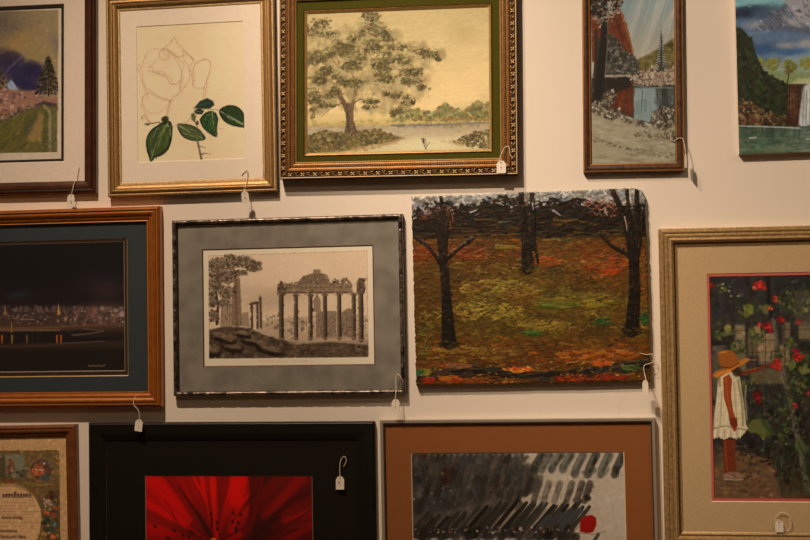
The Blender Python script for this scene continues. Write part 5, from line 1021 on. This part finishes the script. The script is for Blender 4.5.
        for k in range(4): p.blob(x + rg.normal(0, .45) * r_, y + rg.normal(0, .4) * r_, r_ * .5, r_ * .35, rg.uniform(0, 3), tuple(v * rg.uniform(.7, 1.05) for v in c), .8, .5)
        for k in range(5): p.blob(x + rg.uniform(-.5, .5) * r_, y + rg.uniform(-.5, .5) * r_, r_ * .4, r_ * .22, rg.uniform(0, 3), [tuple(v * .62 for v in c), tuple(min(255, v * 1.15 + 18) for v in c)][k % 2], .6, .5)
    for x, y in [(722, 288), (723, 284), (729, 291), (731, 296), (738, 296)]: p.blob(x, y, 1.2, 1, 0, (150, 138, 92), .85, .5)
    p.mottle(900, (.6, 1.8), .10)
    p.poly([(754, 326), (760, 327), (761, 334), (756, 333)], (168, 130, 88), .7, 1); p.poly([(749, 270), (749, 270), (750, 271)], (50, 50, 50), 0)
    p.grain(.06)
    p.build('garden_print', PAPER, o, g0)
    sheet('glass', o, g0, sight, .0156, GLASS); slab('backing_board', o, g0, sight, .002, .008, BACKING)

# ---------------------------------------------------------------- 10: ornate certificate, bottom left
def art_certificate():
    an = .01501; lv = .34
    out = (-2.02, -1.4530, -.78, -.2607); sight = (-1.985, -1.4840, -.745, -.2940); pr = (-1.96, -1.5081, -.72, -.3326)
    o, g0 = artwork('framed_certificate', 'brown wood frame with old illustrated certificate, floral border, at bottom left', 'framed picture', an, *out)
    wood = material('reddish_brown_wood', alb((76, 44, 24), lv), .4, var=.2, vscale=40, coat=.2); dk = material('brown_wood_groove', alb((48, 28, 14), lv), .5)
    prof = [(0, .001), (0, .020)] + curve((0, .020), (.009, .0250), .0015, 4) + [(.0105, .0225)] + curve((.0105, .0225), (.0230, .021), .002, 5) + [(.0245, .0185)] + curve((.0245, .0185), (.0330, .0155), .001, 4) + [(.0348, .0120)]
    ringpart('frame_moulding', o, g0, out, prof, [wood, dk], [0] * 5 + [1] + [0] * 5 + [1] + [0] * 4 + [1])
    p = Picture(sight[0] - .002, sight[1] + .002, sight[2] - .002, sight[3] + .002, .0110, an, (142, 110, 74), lv, seed=81)
    pr_ = [(-120, 452), (59.3, 450), (61, 560), (-120, 560)]
    p.poly(pr_, (90, 70, 42), 1, .4)
    p.scatter([(-100, 453), (59, 451), (60, 620), (-100, 620)], 700, (.8, 3), [(110, 84, 50), (90, 70, 44), (74, 62, 42), (124, 96, 58)], (0, 3.1), (.3, .9), (.3, .6))
    # landscape scene, castle, figure
    p.poly([(-30, 455), (24, 454), (26, 470), (18, 478), (-30, 476)], (96, 96, 78), .8, 3); p.poly([(-6, 476), (-5, 460), (-2, 454), (0, 458), (3, 453), (5, 458), (6, 470), (4, 478)], (70, 56, 38), .9, 1); p.scatter([(-30, 472), (8, 474), (24, 470), (26, 480), (-30, 482)], 90, (.8, 2), [(56, 52, 34), (76, 66, 40)])
    p.scatter([(7, 474), (8, 462), (11, 457), (14, 464), (15, 473)], 60, (.8, 1.8), [(120, 56, 40), (96, 46, 36), (60, 44, 36), (130, 82, 58)]); p.scatter([(18, 474), (24, 464), (30, 470), (32, 478), (22, 482)], 70, (.8, 2), [(56, 58, 44), (76, 66, 50), (100, 84, 60)])
    p.scatter([(4, 484), (6, 478), (12, 478), (14, 484), (8, 486)], 40, (.7, 1.6), [(110, 50, 36), (76, 44, 30), (90, 74, 44)])
    # medallion
    p.blob(41.5, 469.5, 13.6, 12.6, 0, (118, 88, 52), .8, .15); p.blob(41.5, 469.5, 12.2, 11.2, 0, (70, 58, 46), 1, .15)
    p.scatter(('e', 42, 469, 10, 9.5), 200, (.8, 2.6), [(92, 74, 58), (64, 62, 60), (110, 60, 38), (80, 50, 36), (56, 48, 40)]); p.scatter(('e', 38, 471, 6, 5.5), 60, (1, 2.4), [(134, 76, 44), (120, 66, 42)]); p.line([(36, 469.5), (43, 470)], 1.6, (156, 120, 92), .85); p.blob(44.5, 463.5, 1.2, 1.2, 0, (156, 136, 112), .9); p.poly([(40, 478), (44, 474), (51, 476), (50, 481), (43, 481)], (60, 68, 66), .8, 1)
    p.line([(24, 482), (38, 485), (52, 484)], 3, (112, 92, 58), .6, 2, 2); p.scatter([(50, 452), (58, 452), (59, 484), (54, 484)], 60, (.7, 1.8), [(92, 78, 50), (76, 64, 44), (120, 92, 56)])
    # text cartouche
    p.poly([(-130, 488), (-10, 484), (14, 484), (26, 489), (36, 498), (41, 510), (41.5, 520), (40, 532), (36, 542), (36, 620), (-130, 620)], (150, 116, 80), 1, 1)
    p.poly([(-130, 486), (16, 483), (28, 488), (38, 498), (36, 499), (26, 491), (14, 487), (-130, 490)], (116, 92, 56), .6, 1)
    # lettering: heavy blackletter title and fine script lines
    for i in range(26):
        x = -44 + i * 2.95
        if i in (6, 15): continue
        tall = i in (0, 7, 20); h_ = 5.4 if tall else 3.3
        p.line([(x, 497.2 - h_), (x - .2, 497.2)], 1.2, (46, 32, 34), .95, 1, .5); p.line([(x + 1.2, 497.4 - h_), (x + 1.1, 497)], 1.0, (52, 38, 40), .9, .8, .5); p.line([(x - .4, 497.4 - h_), (x + 1.4, 496.6 - h_ * .8)], .7, (70, 50, 50), .7)
    p.line([(-44, 498.4), (32, 497.4)], .5, (84, 60, 54), .6)
    for y, x1, al in [(502.5, 30, .5), (505.6, 35, .6), (508.5, 24, .4), (511.4, 38, .65), (514.5, 28, .45), (522.5, 38, .5), (525.5, 33, .4)]:
        x = -60
        while x < x1: l = rg_(p, 2, 7); p.line([(x, y + .5), (x + l * .3, y - .4), (x + l * .6, y + .4), (x + l, y)], .55, (92, 68, 50), al); x += l + 1.2
    for y, x0, x1 in [(517.5, 2, 23), (536.8, 1, 26), (531, 0, 18)]:
        x = x0
        while x < x1: p.line([(x, y - 1), (x, y + 1)], .9, (70, 48, 36), .8); p.line([(x, y - .9), (x + .9, y + .8)], .6, (76, 54, 40), .7); x += 1.5
    # floral border right
    border = [(42, 500), (50, 492), (59, 490), (60.5, 620), (40, 620), (42, 540), (44, 520)]
    p.poly(border, (70, 58, 38), .9, 1.5); p.scatter(border, 260, (.8, 2.4), [(70, 66, 44), (50, 56, 38), (120, 98, 68), (90, 60, 40), (110, 84, 54)])
    p.scatter([(42, 500), (46, 495), (52, 492), (56, 492), (54, 500), (46, 502)], 50, (.8, 1.6), [(64, 36, 26), (84, 52, 36)]); p.scatter([(43, 499), (50, 498), (55, 506), (50, 512), (44, 506)], 60, (.8, 1.8), [(150, 124, 92), (128, 104, 76), (60, 50, 36)])
    for x, y, c in [(47, 513, (150, 70, 44)), (54, 515, (130, 64, 46)), (48, 520, (40, 56, 42)), (44, 523, (40, 48, 36)), (54, 524, (70, 84, 78)), (52, 530, (50, 66, 56)), (46, 529, (56, 50, 34)), (44, 534, (150, 104, 50)), (53, 537, (170, 84, 44)), (42, 540, (140, 96, 48)), (57, 508, (120, 66, 48)), (50, 545, (60, 70, 44)), (45, 552, (150, 80, 44)), (54, 560, (60, 70, 44))]:
        p.blob(x, y, 3.2, 2.4, .3, c, .85, .5); p.scatter(('e', x, y, 2.6, 2), 8, (.5, 1.2), [tuple(v * .6 for v in c), tuple(min(255, v * 1.3) for v in c)])
    p.mottle(1800, (.6, 2.2), .2); p.grain(.08, 1.5)
    p.build('illustrated_certificate', PAPER, o, g0)
    sheet('glass', o, g0, sight, .0125, GLASS); slab('backing_board', o, g0, sight, .002, .008, BACKING)
def rg_(p, a, b): return p.rng.uniform(a, b)

# ---------------------------------------------------------------- 11: red flower photograph in black
def art_flower():
    an = -.00034; lv = .39
    out = (-1.4122, -.5862, -.95, -.2790); sight = (-1.3612, -.6330, -.902, -.3264); pr = (-1.2475, -.7634, -.80, -.4285)
    o, g0 = artwork('framed_flower_photograph', 'wide glossy black frame and black mat around a close-up of a red flower', 'framed picture', an, *out)
    blk = material('black_lacquer', (.007, .006, .005), .45, spec=.35); edge = material('black_edge', (.010, .009, .008), .8, spec=.15)
    prof = [(0, .001), (0, .016)] + curve((0, .016), (.006, .0215), .0018, 4) + [(.030, .0210)] + curve((.030, .0210), (.046, .0165), .0006, 4) + [(.0482, .0160), (.0482, .013)]
    ringpart('frame_moulding', o, g0, out, prof, [blk, edge], [1] + [0] * 10 + [1])
    matboard(o, g0, sight, pr, .0125, material('black_mat', (.006, .0052, .0035), .8, spec=.2), thick=.0016, bevel=.0022, core=material('grey_mat_core', alb((92, 74, 60), lv), .8))
    p = Picture(pr[0] - .001, pr[1] + .001, pr[2] - .002, pr[3] + .001, .0108, an, (150, 12, 6), lv, seed=91)
    rg = p.rng; cx, cy = 214, 544
    Y, X = np.mgrid[0:p.ny, 0:p.nx]; qx, qy = p.q(cx, cy); th = np.arctan2(qy - Y, X - qx); rr = np.hypot(X - qx, Y - qy) / p.k
    st1 = vnoise(1, 720, 9, rg, 3)[0]; st2 = vnoise(1, 720, 26, rg, 2)[0]
    ti = np.clip((th + math.pi) / (2 * math.pi) * 719, 0, 719).astype(int); v = .55 * st1[ti] + .45 * st2[ti]
    sh = np.clip(.55 + .9 * (v - .3), 0, 1.2) * np.clip(.62 + rr / 130, .5, 1.05)
    left = np.array([172, 14, 6]) / 255; right_ = np.array([112, 4, 3]) / 255
    ex = p.q(249, 500)[0]; mk = np.clip((X - ex + 0) / (3 * p.k) + .5, 0, 1)[..., None]
    p.im = (left * (1 - mk) + right_ * mk) * np.clip(sh, .25, 1.1)[..., None]
    def ray(x0, y0, x1, y1, w0, w1, c, al, soft=2): p.line([(x0, y0), ((x0 + x1) / 2 + 1, (y0 + y1) / 2), (x1, y1)], w0, c, al, w1, soft)
    ray(212, 536, 178, 487, 6, 1.5, (66, 4, 4), .75, 3); ray(208, 534, 196, 512, 4, 2, (50, 4, 4), .7, 2); ray(186, 520, 150, 478, 12, 20, (186, 18, 8), .5, 6); ray(180, 530, 165, 500, 3, 1, (96, 4, 4), .5, 3); ray(206, 505, 194, 478, 1.5, 3, (196, 30, 14), .5, 3); ray(206, 508, 198, 490, 3, 1, (100, 6, 4), .5, 2)
    ray(216, 540, 213, 480, 5, 6, (186, 22, 10), .5, 4); ray(236, 500, 238, 480, 14, 16, (182, 16, 8), .5, 6); ray(231, 530, 240, 500, 8, 10, (170, 14, 8), .4, 6)
    p.poly([(247, 474), (250, 480), (251, 496), (249, 512), (243, 530), (238, 545), (262, 545), (262, 474)], (76, 2, 2), .75, 3)
    ray(252, 544, 290, 500, 10, 4, (64, 0, 2), .7, 5); ray(262, 540, 312, 510, 4, 2, (60, 2, 2), .6, 3); ray(262, 520, 300, 478, 6, 12, (128, 6, 4), .6, 6); ray(285, 540, 314, 524, 6, 8, (116, 4, 4), .6, 4); ray(250, 530, 262, 480, 3, 4, (100, 2, 2), .5, 4)
    p.poly([(240, 545), (256, 522), (276, 512), (284, 524), (262, 545)], (48, 0, 2), .6, 6)
    for x, y, a in [(155, 526.5, .6), (174, 530.5, .5), (190, 531.5, .6), (183, 535.5, .6), (189, 537, .5), (211.5, 514, 1.5), (211.7, 520, 1.5), (212, 525, 1.5), (217, 523, 1.4), (217.5, 529, 1.4), (233.5, 513.5, 1.4), (240.3, 514.5, 1.5), (238, 523, 1.5), (232.5, 521.5, 1.4), (235.8, 528.5, 1.5), (236, 531, 1.5), (258, 516, 1.2), (261.5, 520, .9), (265.5, 523.5, .8), (253.5, 529.5, 1.3), (259, 526.5, 1), (257, 534, 1.2), (263, 530, .9), (254, 537, 1.2), (268, 528, .8), (193, 533, .6), (168, 538, .5)]:
        p.blob(x, y, 2.2, 1.3, a, (44, 8, 4), .92, .4)
    p.blob(213.5, 541, 3.4, 3, 0, (170, 96, 20), .95, .5); p.blob(213, 560, 10, 14, 0, (120, 60, 20), .8, .8)
    p.build('red_flower_photograph', PAPER, o, g0)
    sheet('glass', o, g0, sight, .0150, GLASS); slab('backing_board', o, g0, sight, .002, .008, BACKING)

# ---------------------------------------------------------------- 12: ink brushwork with a red dot, rust mat
def art_ink():
    an = .00365; lv = .56
    out = (-.5708, .1754, -.86, -.2732); sight = (-.5590, .1672, -.852, -.2825); win = (-.4876, .0923, -.80, -.3636)
    o, g0 = artwork('framed_ink_painting', 'thin silver frame, rust-orange mat, grey-black ink brush strokes with one red dot', 'framed picture', an, *out)
    sil = material('brushed_silver_metal', (.50, .46, .40), .38, .55); sd = material('inner_edge_shade', (.10, .08, .06), .4, .6)  # dark inner strip: shade between silver and mat, put into the colour
    prof = [(0, .001), (0, .0185), (.0010, .0200), (.0074, .0200), (.0084, .0192), (.0118, .0185), (.0118, .012)]
    ringpart('frame_moulding', o, g0, out, prof, [sil, sd], [0, 0, 0, 0, 1, 1])
    matboard(o, g0, sight, win, .0125, material('rust_mat', alb((112, 66, 32), .50), .85, var=.03, vscale=60), thick=.002, bevel=.0028, core=material('pale_mat_core', alb((172, 146, 116), lv), .8))
    p = Picture(win[0] - .001, win[1] + .001, win[2] - .002, win[3] + .001, .0104, an, (160, 142, 118), lv, seed=101)
    rg = p.rng; blend_noise(p, 30, 1, .15, (146, 126, 104))
    INK = [(66, 60, 52), (50, 48, 42), (80, 72, 62), (44, 40, 34), (58, 60, 56), (90, 80, 68)]
    # washed mass on the left
    mass = [(413, 454), (520, 454), (524, 464), (532, 476), (541, 482), (536, 492), (520, 498), (524, 506), (505, 512), (413, 532)]
    p.spoly(mass, (68, 60, 52), .92, 2.5)
    for row, (y, x1) in enumerate([(458, 525), (470, 534), (481, 540), (491, 528), (501, 520), (510, 508), (520, 500)]):
        x = 414
        while x < x1:
            c = INK[rg.integers(6)]; p.blob(x, y + rg.normal(0, 1), rg.uniform(2.6, 4.4), rg.uniform(4.6, 7.4), rg.uniform(-.1, .5), c, rg.uniform(.35, .75), .6); x += rg.uniform(4.5, 6.5)
    for x, y, rx, ry in [(428, 496, 12, 5), (455, 500, 18, 6), (440, 486, 14, 5), (466, 492, 14, 6), (480, 480, 18, 5)]: p.blob(x, y, rx, ry, 0, (52, 56, 54), .45, 1)
    for i in range(17): p.poly([(421 + i * 6.4, 453.5), (424 + i * 6.4, 453.5), (422.6 + i * 6.4, 457.5)], (160, 142, 118), .85, .8)
    p.scatter([(413, 470), (440, 470), (520, 500), (480, 515), (413, 505)], 24, (.5, 1.2), [(160, 142, 118), (140, 120, 100)])
    p.poly([(443, 468), (453, 466), (456, 474), (452, 482), (446, 486), (441, 480)], (56, 26, 20), .75, 2); p.poly([(441, 473), (444, 472), (443, 478)], (190, 130, 100), .8, .6); p.line([(420, 455.5), (429, 456)], 2.6, (110, 34, 24), .85, 2.2); p.line([(472, 481), (480, 474)], 3, (40, 38, 32), .8, 2.4)
    p.line([(492, 492), (502, 483), (505, 485)], 4, (44, 38, 32), .8, 3); p.line([(514, 494), (528, 488), (526, 495)], 4, (48, 44, 38), .8, 3); p.line([(494, 502), (516, 502)], 5, (50, 46, 40), .8, 5); p.line([(498, 480), (488, 494)], 1.2, (96, 60, 44), .6)
    for row, (y, x1, hh_) in enumerate([(460, 522, 7), (472, 530, 8), (484, 540, 8), (496, 520, 8), (507, 508, 7)]):
        x = 416 + (row % 2) * 3
        while x < x1:
            c = INK[rg.integers(6)]; yy = y + rg.normal(0, 1.2); p.line([(x + 2, yy - hh_ * .8), (x, yy), (x - 1, yy + hh_ * .7)], 5.2, c, .5, 4.4, 1.6); p.line([(x + 3.4, yy - hh_ * .6), (x + 2.2, yy + hh_ * .4)], 1.2, (38, 36, 32), .5, .8, 1)
            if rg.random() < .16: p.blob(x + 3, yy + hh_ * .9, 1.2, .8, rg.uniform(0, 3), (140, 122, 100), .7, .5)
            x += rg.uniform(5, 7)
    p.mottle(500, (1.5, 4), .16)
    # slanting dark strokes lower down
    p.poly([(440, 512), (500, 498), (560, 512), (576, 514), (560, 530), (414, 532), (414, 516)], (96, 84, 68), .5, 4)
    for i in range(30):
        x = 414 + i * 5.4 + rg.normal(0, 1); y = 531 - rg.uniform(0, 3); l = rg.uniform(20, 30) if i > 8 else rg.uniform(10, 18)
        if x > 575: break
        p.line([(x, y), (x + l * .45, y - l * .55), (x + l * .8, y - l)], rg.uniform(4.6, 6.4), [(34, 32, 27), (46, 46, 40), (56, 54, 46), (26, 24, 21)][rg.integers(4)], .9, 3.2, 1.2)
        if rg.random() < .5: p.line([(x + 3, y), (x + l * .55, y - l * .6)], .7, (150, 120, 96), .6, .4)
    for x, y in [(545, 518), (556, 516), (566, 512), (576, 512)]: p.line([(x - 6, y + 10), (x, y + 2), (x + 5, y - 2)], 6, (66, 66, 62), .85, 5, .8)
    p.line([(562, 526), (570, 517), (580, 510)], 6, (64, 66, 62), .85, 5, .8)
    # bottom dark row
    for i in range(36):
        x = 414 + i * 4.6; 
        if x > 576: break
        p.blob(x, 534 + rg.normal(0, 2), 4.2, 6, .5, [(30, 28, 24), (42, 40, 36), (54, 50, 46)][rg.integers(3)], .85, .5)
    p.scatter([(414, 528), (560, 526), (560, 532), (414, 534)], 60, (.8, 2), [(160, 142, 118), (140, 122, 100), (110, 70, 52)])
    p.line([(578, 533), (594, 534.5), (606, 531)], .6, (90, 70, 56), .8); p.line([(574, 531), (584, 523)], .6, (110, 74, 56), .7)
    for i in range(60): x = rg.uniform(414, 600); y = rg.uniform(545, 590); p.line([(x, y), (x + 9, y - 14)], 4, INK[rg.integers(4)], .8, 3)
    # top right row: broad overlapping wet strokes
    for i, x in enumerate([538, 546, 556, 567, 579, 592, 605, 619]):
        dk = i in (0, 5, 7); c = (52, 52, 44) if dk else (84, 82, 70); l = 15 + (i > 3) * 5
        P_ = [(x + 4, 455.2), (x + .5, 455 + l * .35), (x - 3, 455 + l * .7), (x - 4.5, 455 + l)]
        p.line(P_, 8.4, c, .72, 7, 2.6); p.line([(x + 5, 455.5), (x + 1, 455 + l * .5), (x - 2.5, 455 + l * .85)], 3.2, tuple(v * .62 for v in c), .7, 2.6, 1.6)
        for k in range(16): t = rg.random(); p.blob(x + 4 - 8 * t + rg.normal(0, 2.4), 455.5 + l * t, rg.uniform(.8, 2.4), rg.uniform(1.4, 3.6), .4, [tuple(v * .75 for v in c), tuple(v * 1.3 for v in c), (112, 104, 88)][rg.integers(3)], .4, .7)
        for k in range(5): p.line([(x - 6 + k * 1.5, 453 + l), (x - 6.6 + k * 1.5, 456.5 + l + rg.uniform(-1, 2))], .9, c, .5, .4)
    for i, x in enumerate([537, 547, 558, 570, 580, 588]):
        c = [(80, 72, 60), (100, 92, 78), (104, 96, 82), (82, 76, 64), (70, 62, 52), (54, 48, 42)][i]
        p.line([(x + 2, 483.5), (x, 490), (x - 3.5, 501)], 6.6, c, .68, 6, 2.4); p.line([(x + 2.6, 483.5), (x + 3, 488), (x, 494), (x - 1, 499)], 1.6, (84, 58, 46), .6, 1.2, 1)
        for k in range(12): t = rg.random(); p.blob(x + 2 - 5 * t + rg.normal(0, 2), 484 + 17 * t, rg.uniform(.8, 2), rg.uniform(1, 3), .3, [tuple(v * .75 for v in c), tuple(v * 1.25 for v in c)][rg.integers(2)], .4, .7)
    p.blob(587.5, 498, 3.6, 3, .3, (40, 38, 34), .85, .5); p.line([(590, 482), (596, 480.5)], .6, (130, 84, 64), .6); p.line([(588, 511), (596, 509)], .5, (140, 100, 78), .6)
    # red dot
    p.poly([(581, 519), (585, 516), (592, 515), (596, 518), (596.5, 525), (593, 532), (586, 533), (580, 531), (580, 525)], (138, 18, 14), 1, 1.0); p.line([(583, 520), (592, 518)], 3, (154, 28, 18), .6, 2, 1); p.line([(581, 531), (590, 532)], 2, (122, 12, 10), .7); p.line([(588, 521), (587, 529)], 2, (140, 12, 10), .6)
    p.grain(.05)
    p.build('ink_painting', PAPER, o, g0)
    sheet('glass', o, g0, sight, .0145, GLASS); slab('backing_board', o, g0, sight, .002, .008, BACKING)

for fn in (art_mountain_print, art_rose, art_oak, art_winter, art_waterfall, art_harbour, art_ruins, art_autumn, art_roses_child, art_certificate, art_flower, art_ink): fn()

# ---------------------------------------------------------------- paper price tags on looped strings
TAGPAPER = material('tag_card', (.80, .76, .68), .8, spec=.3); STRING = material('cotton_string', (.66, .58, .47), .9); PENCIL = material('pencil_marks', (.10, .08, .07), .8)
def price_tag(label, cx, cy, d, w_, h_, roll=0, yaw=0, string=(), marks=()):
    """card centred where the photograph shows it, d metres off the wall; string = [(x, y, d)]"""
    x, z = at(cx, cy, d); o = bpy.data.objects.new('price_tag', None); COL.objects.link(o); o.empty_display_size = .02
    o.location = (float(x), -d, float(z) + EYE_Z - h_ / 2); tag(o, label, 'price tag', 'price tags hanging from the pictures')
    cr, sr, cw, sw = math.cos(roll), math.sin(roll), math.cos(yaw), math.sin(yaw)
    def T_(u, v, t=0):
        v -= 0; a = u * cr - (v - h_) * sr; b = u * sr + (v - h_) * cr + h_
        return (a * cw - t * sw, -a * sw - t * cw, b)
    hw = w_ / 2; out = [(-hw, 0), (hw, 0), (hw, h_ * .76), (hw * .5, h_), (-hw * .5, h_), (-hw, h_ * .76)]
    hole = [(w_ * .09 * math.cos(t), h_ * .84 + w_ * .09 * math.sin(t)) for t in [2 * math.pi * i / 12 for i in range(12)]]
    g = Geo(); bm = bmesh.new()
    # card front/back with a punched hole, built as a strip between outline and hole
    th = .0005
    def ringpts(P): return P
    outr = []
    for t in [2 * math.pi * i / 12 for i in range(12)]:
        # ray from the hole centre to the outline
        c0 = (0, h_ * .84); dx, dy = math.cos(t), math.sin(t); best = 1e9
        for i in range(6):
            (ax, ay), (bx, by) = out[i], out[(i + 1) % 6]; ex, ey = bx - ax, by - ay; den = dx * ey - dy * ex
            if abs(den) < 1e-9: continue
            s_ = ((ax - c0[0]) * ey - (ay - c0[1]) * ex) / den; q_ = ((ax - c0[0]) * dy - (ay - c0[1]) * dx) / den
            if s_ > 0 and -1e-6 <= q_ <= 1 + 1e-6: best = min(best, s_)
        outr.append((t, (c0[0] + dx * best, c0[1] + dy * best)))
    for (ax, ay) in out: outr.append((math.atan2(ay - h_ * .84, ax) % (2 * math.pi), (ax, ay)))
    outr.sort(key=lambda q: q[0]); O = [q[1] for q in outr]; Hh = [(w_ * .09 * math.cos(q[0]), h_ * .84 + w_ * .09 * math.sin(q[0])) for q in outr]; n = len(O)
    V = [T_(*q, th) for q in O] + [T_(*q, th) for q in Hh] + [T_(*q, -th) for q in O] + [T_(*q, -th) for q in Hh]
    F = []
    for i in range(n):
        j = (i + 1) % n; F += [(i, j, n + j, n + i), (2 * n + j, 2 * n + i, 3 * n + i, 3 * n + j), (j, i, 2 * n + i, 2 * n + j), (n + i, n + j, 3 * n + j, 3 * n + i)]
    g.add(V, F, 0)
    for (u0, v0, u1, v1, ww) in marks:
        a = (u0 * w_, v0 * h_); b = (u1 * w_, v1 * h_); L_ = math.hypot(b[0] - a[0], b[1] - a[1]) + 1e-9; nx_, ny_ = -(b[1] - a[1]) / L_ * ww / 2, (b[0] - a[0]) / L_ * ww / 2
        q = [(a[0] + nx_, a[1] + ny_), (b[0] + nx_, b[1] + ny_), (b[0] - nx_, b[1] - ny_), (a[0] - nx_, a[1] - ny_)]
        g.add([T_(*r, th + .0002) for r in q] + [T_(*r, th + .00005) for r in q], [(0, 1, 2, 3), (4, 7, 6, 5), (0, 4, 5, 1), (2, 6, 7, 3), (1, 5, 6, 2), (0, 3, 7, 4)], 1)
    bm.free(); g.obj('tag_card', [TAGPAPER, PENCIL], o)
    pts = []
    for (sx, sy, sd) in string:
        a, b = at(sx, sy, sd); pts.append((float(a) - float(x), -sd + d, float(b) - float(z) + h_ / 2))
    pts = pts + [T_(0, h_ * .86, .0012), T_(0, h_ * .82, 0), T_(0, h_ * .86, -.0012)]
    P = [Vector(q) for q in pts]; sm = []
    for i in range(len(P) - 1):
        a, b, c, d_ = P[max(i - 1, 0)], P[i], P[i + 1], P[min(i + 2, len(P) - 1)]
        for k in range(4):
            t = k / 4; sm.append(.5 * (2 * b + (c - a) * t + (2 * a - 5 * b + 4 * c - d_) * t * t + (3 * b - a - 3 * c + d_) * t ** 3))
    sm.append(P[-1]); g2 = Geo(); g2.tube(sm, .0011, 0, 6); g2.obj('string', STRING, o, True)
    return o
W_, H_ = .0255, .035
price_tag('white price tag hanging under the snowy landscape print with the dark walnut frame', 71.3, 200.5, .027, .023, .035, -.08, .1, [(79, 167, .0135), (77, 177, .0160), (74, 184, .024), (72.6, 190, .027)], [(.0, .55, .1, .35, .0014), (-.02, .36, .12, .34, .0016), (.08, .38, .1, .2, .0014)])
price_tag('turned price tag dangling from the gold frame of the rose drawing', 244.6, 197, .040, .0205, .032, .1, -.35, [(241.5, 175, .0150), (244, 172, .0155), (247.2, 170, .0165), (247, 178, .0200), (246, 184, .030), (244.6, 190, .038)], [(-.1, .5, .1, .3, .002)])
price_tag('white price tag on the lower right corner of the ornate oak painting frame', 501.4, 167, .0435, .0255, .0335, -.02, .05, [(513, 158.5, .040), (510.4, 155, .042), (509, 147.5, .041), (506, 146.5, .040), (503.2, 150, .040), (500.5, 156, .041), (499.6, 160.5, .0435)], [(-.1, .5, .1, .45, .0008), (.0, .55, .05, .3, .0008)])
price_tag('edge-on price tag at the right side of the narrow winter painting frame', 685.6, 161, .040, .022, .036, .0, 1.42, [(671, 134.5, .0150), (670.5, 139, .0150), (674.5, 141, .018), (677, 138.8, .0210), (682, 138.2, .0235), (684, 143, .030), (685.4, 152, .038)])
price_tag('dull price tag under the gold-brown harbour print frame, overlapping the black frame', 139.4, 425.5, .036, .023, .033, -.12, .1, [(135.6, 397, .0230), (133.6, 401, .033), (134.2, 405.5, .0345), (138.2, 410, .036), (139.3, 415, .036), (139.5, 418.5, .036)], [(-.05, .4, .08, .3, .001)])
price_tag('price tag below the right end of the grey-matted ruins engraving', 395.9, 405.6, .040, .0225, .035, -.05, .2, [(403.2, 382, .0260), (400.5, 376.5, .0300), (397, 374, .0285), (395.8, 378, .0285), (396, 389, .034), (395.5, 396, .039)], [(-.12, .42, .1, .36, .0014), (-.05, .3, .12, .28, .001)])
price_tag('bright price tag hanging off the lower right corner of the impasto autumn canvas', 645.3, 387, .050, .020, .036, .03, .75, [(641, 353.5, .023), (647, 354.8, .024), (652.5, 354.4, .026), (652.6, 362, .028), (646, 364.6, .024), (643.8, 366.5, .024), (644.2, 372, .028), (646, 380, .048)])
price_tag('small price tag with round string loop in front of the garden print mat', 779.1, 526.4, .022, .0205, .030, .03, .0, [(779.4, 519, .022), (775, 522, .020), (777, 515.5, .020), (782, 512.6, .020), (788, 515, .020), (791, 521.5, .020), (790, 528, .020), (786, 531.3, .020), (783.5, 528, .021), (780, 520.5, .022)], [(-.1, .6, .1, .55, .0008), (-.1, .45, .05, .42, .0008)])
price_tag('price tag hanging against the black mat of the red flower picture', 340, 483, .022, .0235, .036, .0, .05, [(343.4, 466.5, .0180), (346, 462, .019), (345.6, 457.5, .019), (343, 456.8, .0185), (340.4, 461.5, .0185), (339.8, 470, .020), (340, 475.5, .022)], [(-.14, .62, -.08, .4, .0022), (-.1, .6, -.02, .52, .0014), (.0, .3, .08, .26, .0012)])
# the loose loop by the autumn canvas corner
